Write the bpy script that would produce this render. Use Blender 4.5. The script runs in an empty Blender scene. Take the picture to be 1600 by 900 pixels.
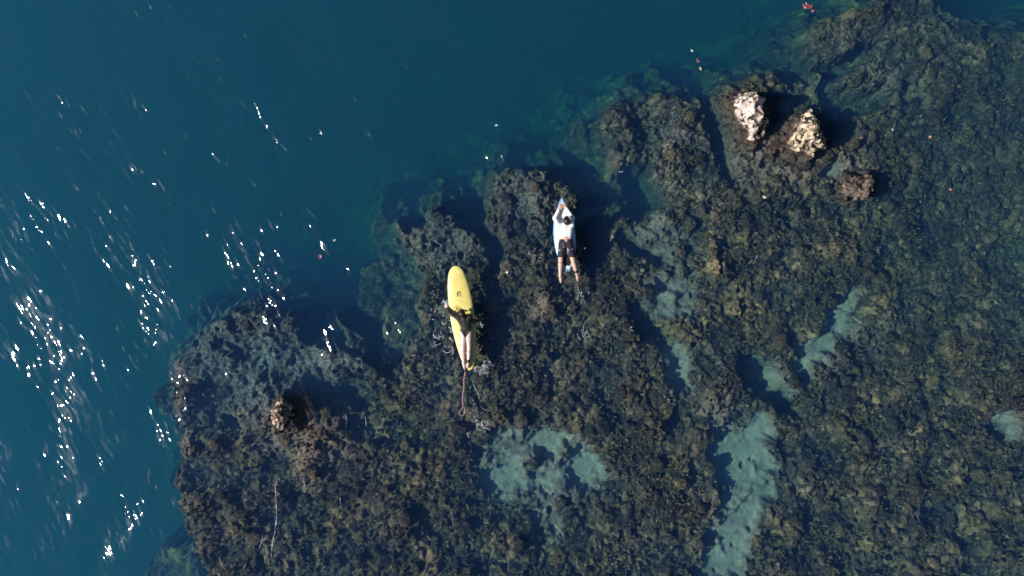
import bpy, bmesh, math, random
import numpy as np
from mathutils import Vector

R = math.radians
scene = bpy.context.scene
C = scene.collection

# ------------------------------------------------------------------ camera, sky, sun, exposure
HC = 20.5                      # drone height above the water, metres
PPM = 57.9                     # photo pixels per metre on the water plane
cam_data = bpy.data.cameras.new('camera')
cam_data.sensor_width = 36.0
cam_data.lens = 36.0 * HC * PPM / 1600.0
cam_data.clip_start = 0.1
cam_data.clip_end = 2000.0
cam = bpy.data.objects.new('camera', cam_data)
C.objects.link(cam)
cam.location = (0, 0, HC)
scene.camera = cam

SUN_EL = R(41.5)
SUN_AZ = math.atan2(-0.22, -0.975)          # direction towards the sun: left and a little down in the picture
to_sun = Vector((math.cos(SUN_EL) * math.cos(SUN_AZ), math.cos(SUN_EL) * math.sin(SUN_AZ), math.sin(SUN_EL)))

world = bpy.data.worlds.new('World')
scene.world = world
world.use_nodes = True
wn = world.node_tree.nodes
sky = wn.new('ShaderNodeTexSky')
sky.sky_type = 'NISHITA'
sky.sun_disc = False
sky.air_density = 0.6
sky.dust_density = 0.4
sky.sun_elevation = SUN_EL
sky.sun_rotation = (math.pi / 2 - SUN_AZ) % (2 * math.pi)
world.node_tree.links.new(sky.outputs[0], wn['Background'].inputs[0])
wn['Background'].inputs[1].default_value = 0.052

sun_data = bpy.data.lights.new('sun', 'SUN')
sun_data.energy = 5.0
sun_data.angle = R(0.5)
sun_data.color = (1.0, 0.955, 0.89)
sun = bpy.data.objects.new('sun', sun_data)
C.objects.link(sun)
sun.rotation_euler = to_sun.to_track_quat('Z', 'Y').to_euler()
sun.location = (-20, -8, 30)

scene.view_settings.view_transform = 'Standard'
scene.view_settings.look = 'None'
scene.view_settings.gamma = 1.0
scene.view_settings.use_curve_mapping = False
scene.view_settings.exposure = 0.32
cy = scene.cycles
cy.use_denoising = True
cy.max_bounces = 4
cy.diffuse_bounces = 2
cy.glossy_bounces = 2
cy.transparent_max_bounces = 12
cy.volume_bounces = 1
cy.use_adaptive_sampling = True
cy.adaptive_threshold = 0.02
cy.caustics_reflective = False
cy.caustics_refractive = False

# ------------------------------------------------------------------ numpy helpers
def _hash(ix, iy, iz, seed):
    h = (ix.astype(np.int64) * 374761393 + iy.astype(np.int64) * 668265263 + iz * 2147483647 + seed * 974711) & 0xffffffff
    h = ((h ^ (h >> 13)) * 1274126177) & 0xffffffff
    h = ((h ^ (h >> 15)) * 2246822519) & 0xffffffff
    return ((h ^ (h >> 16)) & 0xffffff) / float(0xffffff)

_TAB = np.random.RandomState(77).rand(256, 256, 4).astype(np.float32)
_GR = np.stack([np.cos(_TAB[..., 3] * 2 * np.pi), np.sin(_TAB[..., 3] * 2 * np.pi)], -1)

def noise2(x, y, seed=0):
    """smooth gradient noise, about -1..1"""
    x = np.asarray(x, np.float32) + np.float32(seed * 7.37); y = np.asarray(y, np.float32) - np.float32(seed * 11.91)
    x0 = np.floor(x); y0 = np.floor(y)
    fx = x - x0; fy = y - y0
    i0 = x0.astype(np.int32) & 255; j0 = y0.astype(np.int32) & 255; i1 = (i0 + 1) & 255; j1 = (j0 + 1) & 255
    u = fx * fx * (3 - 2 * fx); v = fy * fy * (3 - 2 * fy)
    def g(i, j, a, b):
        w = _GR[j, i]
        return w[..., 0] * (fx - a) + w[..., 1] * (fy - b)
    a = g(i0, j0, 0, 0); b = g(i1, j0, 1, 0); c = g(i0, j1, 0, 1); d = g(i1, j1, 1, 1)
    return np.float32(1.5) * ((a + (b - a) * u) * (1 - v) + (c + (d - c) * u) * v)

def fbm2(x, y, octs, seed=0, gain=0.5):
    s = 0; a = 1.0; f = 1.0
    for i in range(octs):
        s = s + a * noise2(x * f + 17.3 * i, y * f - 9.1 * i, seed + i)
        a *= gain; f *= 2.03
    return s

def worley2(x, y, seed=0):
    x = np.asarray(x, np.float32) + np.float32(seed * 5.37); y = np.asarray(y, np.float32) - np.float32(seed * 3.91)
    x0 = np.floor(x); y0 = np.floor(y)
    fx = x - x0; fy = y - y0
    i0 = x0.astype(np.int32); j0 = y0.astype(np.int32)
    f1 = np.full(x.shape, 9.0, np.float32); f2 = np.full(x.shape, 9.0, np.float32); cid = np.zeros(x.shape, np.float32)
    for i in (-1, 0, 1):
        for j in (-1, 0, 1):
            t = _TAB[(j0 + j) & 255, (i0 + i) & 255]
            d = (i + t[..., 0] - fx) ** 2 + (j + t[..., 1] - fy) ** 2
            near = d < f1
            f2 = np.where(near, f1, np.minimum(f2, d))
            cid = np.where(near, t[..., 2], cid)
            f1 = np.minimum(f1, d)
    return np.sqrt(f1), np.sqrt(f2), cid

def noise3(x, y, z, seed=0):
    x0 = np.floor(x); y0 = np.floor(y); z0 = np.floor(z)
    fx = x - x0; fy = y - y0; fz = z - z0
    u = fx * fx * (3 - 2 * fx); v = fy * fy * (3 - 2 * fy); w = fz * fz * (3 - 2 * fz)
    def h(i, j, k): return _hash(x0 + i, y0 + j, (z0 + k).astype(np.int64), seed)
    def l(a, b, t): return a + (b - a) * t
    r = l(l(l(h(0,0,0), h(1,0,0), u), l(h(0,1,0), h(1,1,0), u), v), l(l(h(0,0,1), h(1,0,1), u), l(h(0,1,1), h(1,1,1), u), v), w)
    return r * 2 - 1

def fbm3(x, y, z, octs, seed=0, gain=0.5):
    s = 0; a = 1.0; f = 1.0
    for i in range(octs):
        s = s + a * noise3(x * f + 5.7 * i, y * f - 3.1 * i, z * f + 1.9 * i, seed + i); a *= gain; f *= 2.03
    return s

def worley3(x, y, z, seed=0):
    x0 = np.floor(x); y0 = np.floor(y); z0 = np.floor(z)
    f1 = np.full(x.shape, 9.0)
    for i in (-1, 0, 1):
        for j in (-1, 0, 1):
            for k in (-1, 0, 1):
                kz = (z0 + k).astype(np.int64)
                px = x0 + i + _hash(x0 + i, y0 + j, kz * 3, seed); py = y0 + j + _hash(x0 + i, y0 + j, kz * 3 + 1, seed); pz = z0 + k + _hash(x0 + i, y0 + j, kz * 3 + 2, seed)
                f1 = np.minimum(f1, (px - x) ** 2 + (py - y) ** 2 + (pz - z) ** 2)
    return np.sqrt(f1)

def sstep(a, b, x):
    t = np.clip((x - a) / (b - a), 0, 1)
    return t * t * (3 - 2 * t)

def poly_sd(px, py, pts):
    """signed distance to a closed outline, positive inside"""
    p = np.array(pts, float); q = np.roll(p, -1, axis=0)
    d = np.full(px.shape, 1e12); inside = np.zeros(px.shape, bool)
    for (ax, ay), (bx, by) in zip(p, q):
        ex, ey = bx - ax, by - ay
        t = np.clip(((px - ax) * ex + (py - ay) * ey) / (ex * ex + ey * ey + 1e-9), 0, 1)
        d = np.minimum(d, (px - ax - t * ex) ** 2 + (py - ay - t * ey) ** 2)
        cond = ((ay > py) != (by > py)) & (px < (bx - ax) * (py - ay) / (by - ay + 1e-12) + ax)
        inside ^= cond
    return np.where(inside, 1, -1) * np.sqrt(d)

def mesh_from(name, verts, quads, smooth=True):
    me = bpy.data.meshes.new(name)
    verts = np.ascontiguousarray(verts, np.float32); quads = np.ascontiguousarray(quads, np.int32)
    n = quads.shape[1]
    me.vertices.add(len(verts)); me.vertices.foreach_set('co', verts.ravel())
    me.loops.add(quads.size); me.loops.foreach_set('vertex_index', quads.ravel())
    me.polygons.add(len(quads))
    me.polygons.foreach_set('loop_start', np.arange(0, quads.size, n, dtype=np.int32))
    me.polygons.foreach_set('loop_total', np.full(len(quads), n, np.int32))
    me.update(calc_edges=True)
    me.polygons.foreach_set('use_smooth', np.full(len(quads), smooth))
    return me

def grid_quads(nx, ny):
    i = np.arange(nx * ny).reshape(ny, nx)
    return np.stack([i[:-1, :-1], i[:-1, 1:], i[1:, 1:], i[1:, :-1]], -1).reshape(-1, 4)

def surface_nets(F, origin, h):
    """closed surface of the field F < 0 as verts, quads"""
    nx, ny, nz = F.shape
    S = F < 0
    offs = [(i, j, k) for i in (0, 1) for j in (0, 1) for k in (0, 1)]
    def sub(A, o): return A[o[0]:nx - 1 + o[0], o[1]:ny - 1 + o[1], o[2]:nz - 1 + o[2]]
    any_ = np.zeros((nx - 1, ny - 1, nz - 1), bool); all_ = np.ones_like(any_)
    for o in offs: any_ |= sub(S, o); all_ &= sub(S, o)
    act = any_ & ~all_
    base = np.argwhere(act)
    val = {o: F[base[:, 0] + o[0], base[:, 1] + o[1], base[:, 2] + o[2]] for o in offs}
    acc = np.zeros((len(base), 3)); cnt = np.zeros(len(base))
    for a in offs:
        for ax in range(3):
            if a[ax]: continue
            b = list(a); b[ax] = 1; b = tuple(b)
            fa, fb = val[a], val[b]
            m = (fa < 0) != (fb < 0)
            t = np.where(m, fa / np.where(m, fa - fb, 1), 0)
            for c in range(3):
                acc[:, c] += np.where(m, a[c] + (t if c == ax else 0), 0)
            cnt += m
    idx = np.full(act.shape, -1, np.int64); idx[act] = np.arange(len(base))
    verts = (base + acc / cnt[:, None]) * h + np.array(origin)
    quads = []
    for ax in range(3):
        sl0 = [slice(1, -1)] * 3; sl1 = [slice(1, -1)] * 3
        sl0[ax] = slice(0, -1); sl1[ax] = slice(1, None)
        s0 = S[tuple(sl0)]; s1 = S[tuple(sl1)]
        e = np.argwhere(s0 != s1)
        if not len(e): continue
        flip = s1[tuple(e.T)]
        o1, o2 = [(1, 2), (2, 0), (0, 1)][ax]
        g = e.copy()
        for c in range(3):
            if c != ax: g[:, c] += 1
        def cell(d1, d2):
            q = g.copy(); q[:, o1] -= d1; q[:, o2] -= d2
            return idx[q[:, 0], q[:, 1], q[:, 2]]
        q = np.stack([cell(0, 0), cell(1, 0), cell(1, 1), cell(0, 1)], -1)
        q[flip] = q[flip][:, ::-1]
        quads.append(q)
    return verts, np.concatenate(quads)

def W(px, py, z=0.0):
    """photo pixel -> world point at height z"""
    s = (HC - z) / HC / PPM
    return Vector(((px - 800) * s, (450 - py) * s, z))

# ------------------------------------------------------------------ material helpers
def material(name):
    m = bpy.data.materials.new(name); m.use_nodes = True
    nt = m.node_tree
    return m, nt, nt.nodes['Principled BSDF']

def N(nt, kind, **kw):
    n = nt.nodes.new(kind)
    for k, v in kw.items():
        if k.startswith('i_'): n.inputs[k[2:].replace('_', ' ')].default_value = v
        else: setattr(n, k, v)
    return n

def ramp(nt, fac, stops):
    r = nt.nodes.new('ShaderNodeValToRGB')
    while len(r.color_ramp.elements) < len(stops): r.color_ramp.elements.new(0.5)
    for e, (p, c) in zip(r.color_ramp.elements, stops):
        e.position = p; e.color = (*c, 1) if len(c) == 3 else c
    nt.links.new(fac, r.inputs[0])
    return r.outputs[0]

def mix(nt, fac, a, b):
    n = nt.nodes.new('ShaderNodeMix'); n.data_type = 'RGBA'
    L = nt.links.new
    for s, v in ((n.inputs[0], fac), (n.inputs[6], a), (n.inputs[7], b)):
        if hasattr(v, 'is_output'): L(v, s)
        else: s.default_value = v if not isinstance(v, tuple) else ((*v, 1) if len(v) == 3 else v)
    return n.outputs[2]

def simple_mat(name, col, rough=0.5, spec=0.5, var=0.0, scale=30.0):
    m, nt, b = material(name)
    b.inputs['Roughness'].default_value = rough
    b.inputs['Specular IOR Level'].default_value = spec
    b.inputs['Base Color'].default_value = (*col, 1)
    if var:
        tc = N(nt, 'ShaderNodeTexCoord'); no = N(nt, 'ShaderNodeTexNoise', i_Scale=scale, i_Detail=4.0)
        nt.links.new(tc.outputs['Object'], no.inputs['Vector'])
        lo = tuple(max(0, c * (1 - var)) for c in col); hi = tuple(min(1, c * (1 + var)) for c in col)
        nt.links.new(ramp(nt, no.outputs[0], [(0.3, lo), (0.7, hi)]), b.inputs['Base Color'])
    return m

def link(name, me, mat=None, parent=None, loc=None):
    o = bpy.data.objects.new(name, me); C.objects.link(o)
    if mat is not None and me is not None: me.materials.clear(); me.materials.append(mat)
    if parent is not None: o.parent = parent
    if loc is not None: o.location = loc
    return o

def tag(o, label=None, cat=None, group=None, kind=None):
    if label: o['label'] = label
    if cat: o['category'] = cat
    if group: o['group'] = group
    if kind: o['kind'] = kind
    return o

def axis(lo, hi, step, far, grow=1.25):
    """dense between lo and hi, widening steps out to +-far"""
    a = list(np.arange(lo, hi + step / 2, step)); s = step
    while a[-1] < far: s *= grow; a.append(a[-1] + s)
    s = step; b = []
    v = lo
    while v > -far: s *= grow; v -= s; b.append(v)
    return np.array(b[::-1] + a)

# ------------------------------------------------------------------ the reef and sea bed
MAIN = [(330,1100),(318,900),(300,850),(282,815),(278,760),(277,700),(290,682),(270,655),(258,620),(262,580),(285,545),(318,508),(345,492),(365,487),(395,480),
        (430,490),(460,500),(468,525),(490,530),(512,540),(530,548),(560,556),(578,568),(600,578),(625,562),(648,530),(655,500),(650,470),(655,440),(650,412),
        (638,398),(625,372),(620,345),(640,357),(660,350),(672,326),(682,320),(700,332),(715,345),(738,356),(758,366),(769,388),(768,415),(778,426),(786,418),
        (785,398),(776,370),(756,350),(757,330),(768,292),(776,272),(800,263),(830,261),(856,270),(872,281),(897,291),(906,302),(906,322),(912,380),(925,420),
        (948,415),(945,380),(955,345),(990,335),(1015,325),(1037,322),(1036,292),(1021,285),(1021,258),(1000,250),(985,261),(965,256),(953,238),(944,205),
        (940,186),(955,166),(985,155),(1010,146),(1040,137),(1062,140),(1090,150),(1105,165),(1110,195),(1128,230),(1143,278),(1150,290),(1156,280),(1150,255),
        (1139,215),(1130,175),(1124,150),(1135,138),(1150,130),(1165,118),(1180,112),(1210,114),(1225,125),(1260,130),(1280,135),(1275,105),(1282,88),(1272,60),
        (1270,45),(1285,30),(1320,25),(1345,15),(1370,5),(1385,-25),(1420,-60),(1460,-40),(1480,0),(1520,15),(1548,33),(1560,45),(1600,38),(1700,30),(3200,-100),
        (3200,2400),(330,2400)]
LOW = [  # (top height, outline): ledges and lumps that stand deeper than the reef flat
    (-1.5, [(195,905),(222,865),(260,850),(310,855),(335,900),(335,1100),(180,1100)]),
    (-0.85, [(502,488),(534,490),(558,508),(574,540),(590,568),(545,562),(529,546),(521,520)]),
    (-1.7, [(925,255),(960,243),(985,262),(1000,300),(1010,325),(975,335),(945,322),(928,290)]),
    (-1.55, [(540,415),(600,382),(640,395),(662,450),(660,520),(630,570),(590,575),(552,540),(538,470)]),
    (-1.3, [(590,470),(620,440),(652,450),(660,530),(640,570),(600,585),(575,560)]),
    (-1.5, [(200,610),(235,595),(262,600),(272,655),(285,680),(250,675),(210,660)]),
    (-1.7, [(300,480),(335,462),(370,465),(400,480),(350,500),(310,520)]),
    (-2.0, [(900,215),(925,175),(950,170),(960,240),(930,250)]),
    (-2.1, [(1110,120),(1150,90),(1240,60),(1280,40),(1290,110),(1200,125),(1130,150)]),
]
TROUGH = [  # (floor height, outline): gullies and holes cut into the reef flat
    (-2.6, [(705,330),(748,296),(758,330),(754,352),(776,372),(785,400),(783,424),(773,424),(770,388),(757,366),(722,350)]),
    (-1.35, [(905,300),(945,290),(985,292),(985,330),(955,345),(945,380),(950,420),(920,425),(910,380)]),
    (-2.4, [(985,262),(1020,257),(1021,286),(1036,291),(1037,322),(1010,324),(987,290)]),
    (-1.9, [(1100,172),(1116,200),(1138,238),(1145,262),(1153,292),(1143,290),(1124,250),(1108,220)]),
    (-1.5, [(1285,105),(1300,95),(1350,68),(1388,60),(1372,85),(1335,112),(1312,130),(1345,138),(1400,126),(1412,150),(1370,172),(1337,180),(1336,208),(1315,225),(1290,215),(1288,165),(1283,135)]),
    (-1.1, [(1198,140),(1285,132),(1292,205),(1268,176),(1235,195),(1205,205)]),
    (-1.15, [(468,590),(520,600),(565,585),(592,612),(575,640),(525,628),(490,640),(466,615)]),
    (-2.3, [(425,476),(470,494),(476,525),(500,533),(526,545),(524,520),(503,500),(500,482),(460,470)]),
    (-1.3, [(1160,560),(1185,555),(1215,590),(1235,620),(1250,650),(1222,645),(1185,615),(1165,590)]),
    (-1.2, [(975,355),(1000,380),(1040,400),(1035,415),(990,395),(965,375)]),
    (-1.4, [(345,655),(362,650),(370,668),(350,675)]),
    (-1.3, [(1480,0),(1530,20),(1560,45),(1540,60),(1500,35)]),
    (-1.1, [(980,470),(995,465),(1010,500),(1050,520),(1040,535),(990,510)]),
]
SAND = [(0.42, [(748,690),(790,672),(870,664),(900,700),(945,728),(938,765),(880,785),(800,792),(748,775)]), (0.18, [(1110,690),(1200,650),(1225,740),(1205,800),(1180,860),(1100,905),(1095,860),(1130,790)]), (0.12, [(1310,455),(1350,470),(1420,480),(1390,540),(1300,580),(1240,625),(1228,605),(1280,520)]),  # (strength, outline): pale sand pools
    (0.85, [(820,675),(862,668),(882,690),(878,715),(850,712),(825,700)]), (0.7, [(752,745),(790,730),(850,760),(862,772),(800,782),(756,770)]),
    (0.9, [(888,722),(915,708),(942,735),(935,758),(905,768),(885,750)]), (0.5, [(755,680),(790,690),(800,730),(770,735),(752,710)]),
    (0.45, [(845,770),(870,780),(866,850),(848,860),(838,800)]),
    (1.0, [(1112,705),(1125,672),(1160,690),(1185,655),(1205,670),(1195,700),(1218,740),(1205,768),(1160,768),(1130,745)]),
    (0.85, [(1140,765),(1200,768),(1190,810),(1165,850),(1160,905),(1100,905),(1108,840),(1130,815)]),
    (0.85, [(1320,462),(1340,470),(1325,510),(1290,555),(1262,590),(1236,618),(1232,600),(1268,550),(1295,515)]), (0.16, [(1340,470),(1375,490),(1440,480),(1400,530),(1330,545),(1310,520)]),
    (0.65, [(1040,545),(1062,532),(1082,560),(1080,600),(1060,612),(1042,590)]), (0.45, [(1000,440),(1040,428),(1082,440),(1085,480),(1050,500),(1015,485)]),
    (0.28, [(985,350),(1040,345),(1085,370),(1075,430),(1035,420),(1000,395)]), (0.7, [(1565,650),(1585,643),(1592,680),(1575,698)]),
    (0.4, [(1170,570),(1200,560),(1230,600),(1210,620),(1180,600)]), (0.35, [(1290,240),(1330,262),(1340,280),(1310,292),(1290,270)]),
]
PINK = [(445, 668, 48), (500, 690, 52), (532, 650, 18), (1175, 250, 40), (1330, 235, 34), (1345, 285, 30), (1235, 258, 40), (1385, 115, 28), (690, 600, 20), (800, 415, 14), (1130, 650, 34), (850, 480, 26)]
PALE = [(390, 570, 150, 100, 1.0), (490, 560, 95, 50, 0.95), (690, 370, 75, 60, 0.8), (830, 310, 80, 65, 0.6), (1050, 240, 95, 90, 0.42), (1330, 90, 80, 60, 0.35), (320, 640, 50, 60, 0.8)]

ux = np.arange(-420, 2021, 4.0); uy = np.arange(-330, 1231, 4.0)
GX, GY = np.meshgrid(ux, uy)
sd_main = poly_sd(GX, GY, MAIN)
LOWK = np.zeros_like(GX); LOWH = np.full_like(GX, -9.0)
for h, p in LOW:
    k = sstep(-24, 14, poly_sd(GX, GY, p)); hh = -6 + (h + 6) * k
    LOWH = np.maximum(LOWH, hh); LOWK = np.maximum(LOWK, k)
TRK = np.zeros_like(GX); TRH = np.full_like(GX, 0.0)
for h, p in TROUGH:
    k = sstep(-8, 9, poly_sd(GX, GY, p))
    TRH = np.where(k > TRK, h, TRH); TRK = np.maximum(TRK, k)
SANDK = np.zeros_like(GX)
for h, p in SAND:
    SANDK = np.maximum(SANDK, h * sstep(-20, 12, poly_sd(GX, GY, p)))

def bil(A, x, y):
    fx = np.clip((x - ux[0]) / 4.0, 0, len(ux) - 1.001); fy = np.clip((y - uy[0]) / 4.0, 0, len(uy) - 1.001)
    i = fx.astype(int); j = fy.astype(int); fx = fx - i; fy = fy - j
    return (A[j, i] * (1 - fx) + A[j, i + 1] * fx) * (1 - fy) + (A[j + 1, i] * (1 - fx) + A[j + 1, i + 1] * fx) * fy

def reef_field(px, py):
    """height, sand, pink at photo-plane positions"""
    wx = px + 9 * fbm2(px / 42, py / 42, 3, 11) + 3.0 * noise2(px / 9, py / 9, 15)
    wy = py + 9 * fbm2(px / 42, py / 42, 3, 21) + 3.0 * noise2(px / 9, py / 9, 25)
    sd = bil(sd_main, wx, wy)
    low = fbm2(px / 170, py / 170, 3, 31)
    mid = fbm2(px / 60, py / 60, 3, 35)
    flat = -0.58 + 0.16 * low + 0.13 * mid
    # the right-hand flat lies deeper
    flat = flat - 0.35 * sstep(1330, 1480, px + 60 * low) * sstep(640, 380, py) - 0.12 * sstep(900, 1300, px)
    # the block on the left and the rocks' foot stand high
    flat = flat - 0.16 * sstep(60, 0, np.hypot((px - 400) / 1.5, py - 560) - 40)
    for cx, cyy, r in ((450, 668, 44), (510, 690, 36), (1165, 205, 60), (1245, 235, 62), (1330, 235, 34), (1345, 287, 30)):
        flat = flat + 0.30 * np.exp(-((px - cx) ** 2 + (py - cyy) ** 2) / (r * r))
    flat = np.minimum(flat, -0.10 + 0.03 * mid)
    edge = sstep(-17, 8, sd + 5 * noise2(px / 17, py / 17, 111))
    slope = -1.55 - 3.7 * sstep(0, 120, -sd + 34 * mid) - 4.5 * sstep(60, 330, -sd) + (0.4 * mid + 0.25 * noise2(px / 22, py / 22, 113)) * sstep(200, 60, -sd)
    z = slope + (flat - slope) * edge
    rough = edge * 1.0 + 0.5 * (1 - edge) * sstep(220, 60, -sd)
    z = np.maximum(z, np.where(bil(LOWK, wx, wy) > 0.01, bil(LOWH, wx, wy) + 0.25 * mid, -9))
    k = bil(TRK, wx, wy)
    z = np.minimum(z, z * (1 - k) + (bil(TRH, wx, wy) + 0.15 * mid) * k)
    rough = rough * (1 - 0.5 * k)
    swx = px + 14 * fbm2(px / 30, py / 30, 3, 61); swy = py + 14 * fbm2(px / 30, py / 30, 3, 71)
    sand = bil(SANDK, swx, swy) * (0.82 + 0.5 * noise2(px / 30, py / 30, 73) + 0.2 * noise2(px / 11, py / 11, 74))
    sand = np.clip(sand, 0, 1)
    sk = sstep(0.1, 0.65, sand) * edge
    z = z - 0.35 * sand * edge
    z = z + (-1.12 + 0.08 * low + 0.02 * noise2(px / 7, py / 5, 121) - z) * 0.8 * sk
    pink = np.zeros_like(px)
    for cx, cyy, r in PINK:
        pink = np.maximum(pink, np.exp(-(((px - cx) ** 2 + (py - cyy) ** 2) / (r * r)) ** 1.5))
    # relief: boulders, cobbles, crust
    soft = 1 - 0.45 * sstep(1250, 1450, px + 80 * low) * sstep(700, 480, py)
    amp = rough * soft * (1 - 0.95 * sstep(0.05, 0.6, sand) * (1 - 0.5 * sstep(0.45, 0.65, noise2(px / 16, py / 16, 123))))
    patch = sstep(-0.45, 0.25, fbm2(px / 75, py / 75, 2, 87))           # where boulders lie and where bare crust shows
    z = z + amp * (0.20 * noise2(px / 48, py / 48, 88) - 0.22 * np.abs(noise2(px / 70, py / 70, 89)))
    w1 = px + 6 * noise2(px / 14, py / 14, 91) + 2.2 * noise2(px / 4.5, py / 4.5, 93); w2 = py + 6 * noise2(px / 14, py / 14, 92) + 2.2 * noise2(px / 4.5, py / 4.5, 94)
    def dome(f, r): return np.sqrt(np.clip(1 - (f / r) ** 2, 0, 1))
    f1, f2, cid = worley2(w1 / 27, w2 / 27, 41)
    za = np.where(cid > 0.35, (0.07 + 0.15 * cid) * dome(f1, 0.45 + 0.25 * cid), 0) * (0.25 + 0.75 * patch)
    g1, g2, gid = worley2(w1 / 12.5, w2 / 12.5, 43)
    zb = np.where(gid > 0.2, (0.04 + 0.12 * gid) * dome(g1, 0.45 + 0.25 * gid), 0) * (0.35 + 0.65 * patch)
    k1, k2, kid = worley2(w2 / 6.2, w1 / 6.2, 47)
    zc = (0.02 + 0.06 * kid) * dome(k1, 0.65)
    tone = np.where(zc > np.maximum(za, zb), kid, np.where(za > zb, (cid * 7.31) % 1.0, (gid * 5.77) % 1.0)) * 0.7 + 0.3 * kid
    z = z + amp * (np.maximum(za, zb) + (0.7 + 0.5 * sstep(0.6, 0.1, patch)) * zc)
    z = z + amp * (0.055 * fbm2(px / 10, py / 10, 3, 51, 0.65) - 0.07 * np.abs(noise2(px / 24, py / 24, 55)))
    z = z - amp * 0.25 * sstep(0.50, 0.72, noise2(px / 14, py / 14, 57)) - 0.08 * amp
    pale = np.zeros_like(px)
    for cx, cyy, rx, ry, st in PALE:
        pale = np.maximum(pale, st * np.exp(-(((px - cx) / rx) ** 2 + ((py - cyy) / ry) ** 2) ** 1.5))
    pale = pale * (0.75 + 0.5 * mid)
    return z, sand, pink, np.clip(tone, 0, 1), pale

ZREF = -0.6
SREF = (HC - ZREF) / HC / PPM
ax_ = axis(-100, 1700, 1.88, 48000); ay_ = axis(-80, 980, 1.88, 48000)
PX, PY = np.meshgrid(ax_, ay_)
Zr, Sa, Pi, To, Pa = reef_field(PX, PY)
Zr = np.minimum(Zr, -0.04)
V = np.stack([(PX - 800) * SREF, (450 - PY) * SREF, Zr], -1).reshape(-1, 3)
me = mesh_from('reef', V, grid_quads(len(ax_), len(ay_))[:, ::-1])
for nm, A in (('sand', Sa), ('pink', Pi), ('tone', To), ('pale', Pa)):
    at = me.attributes.new(nm, 'FLOAT', 'POINT'); at.data.foreach_set('value', A.astype(np.float32).ravel())

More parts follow.
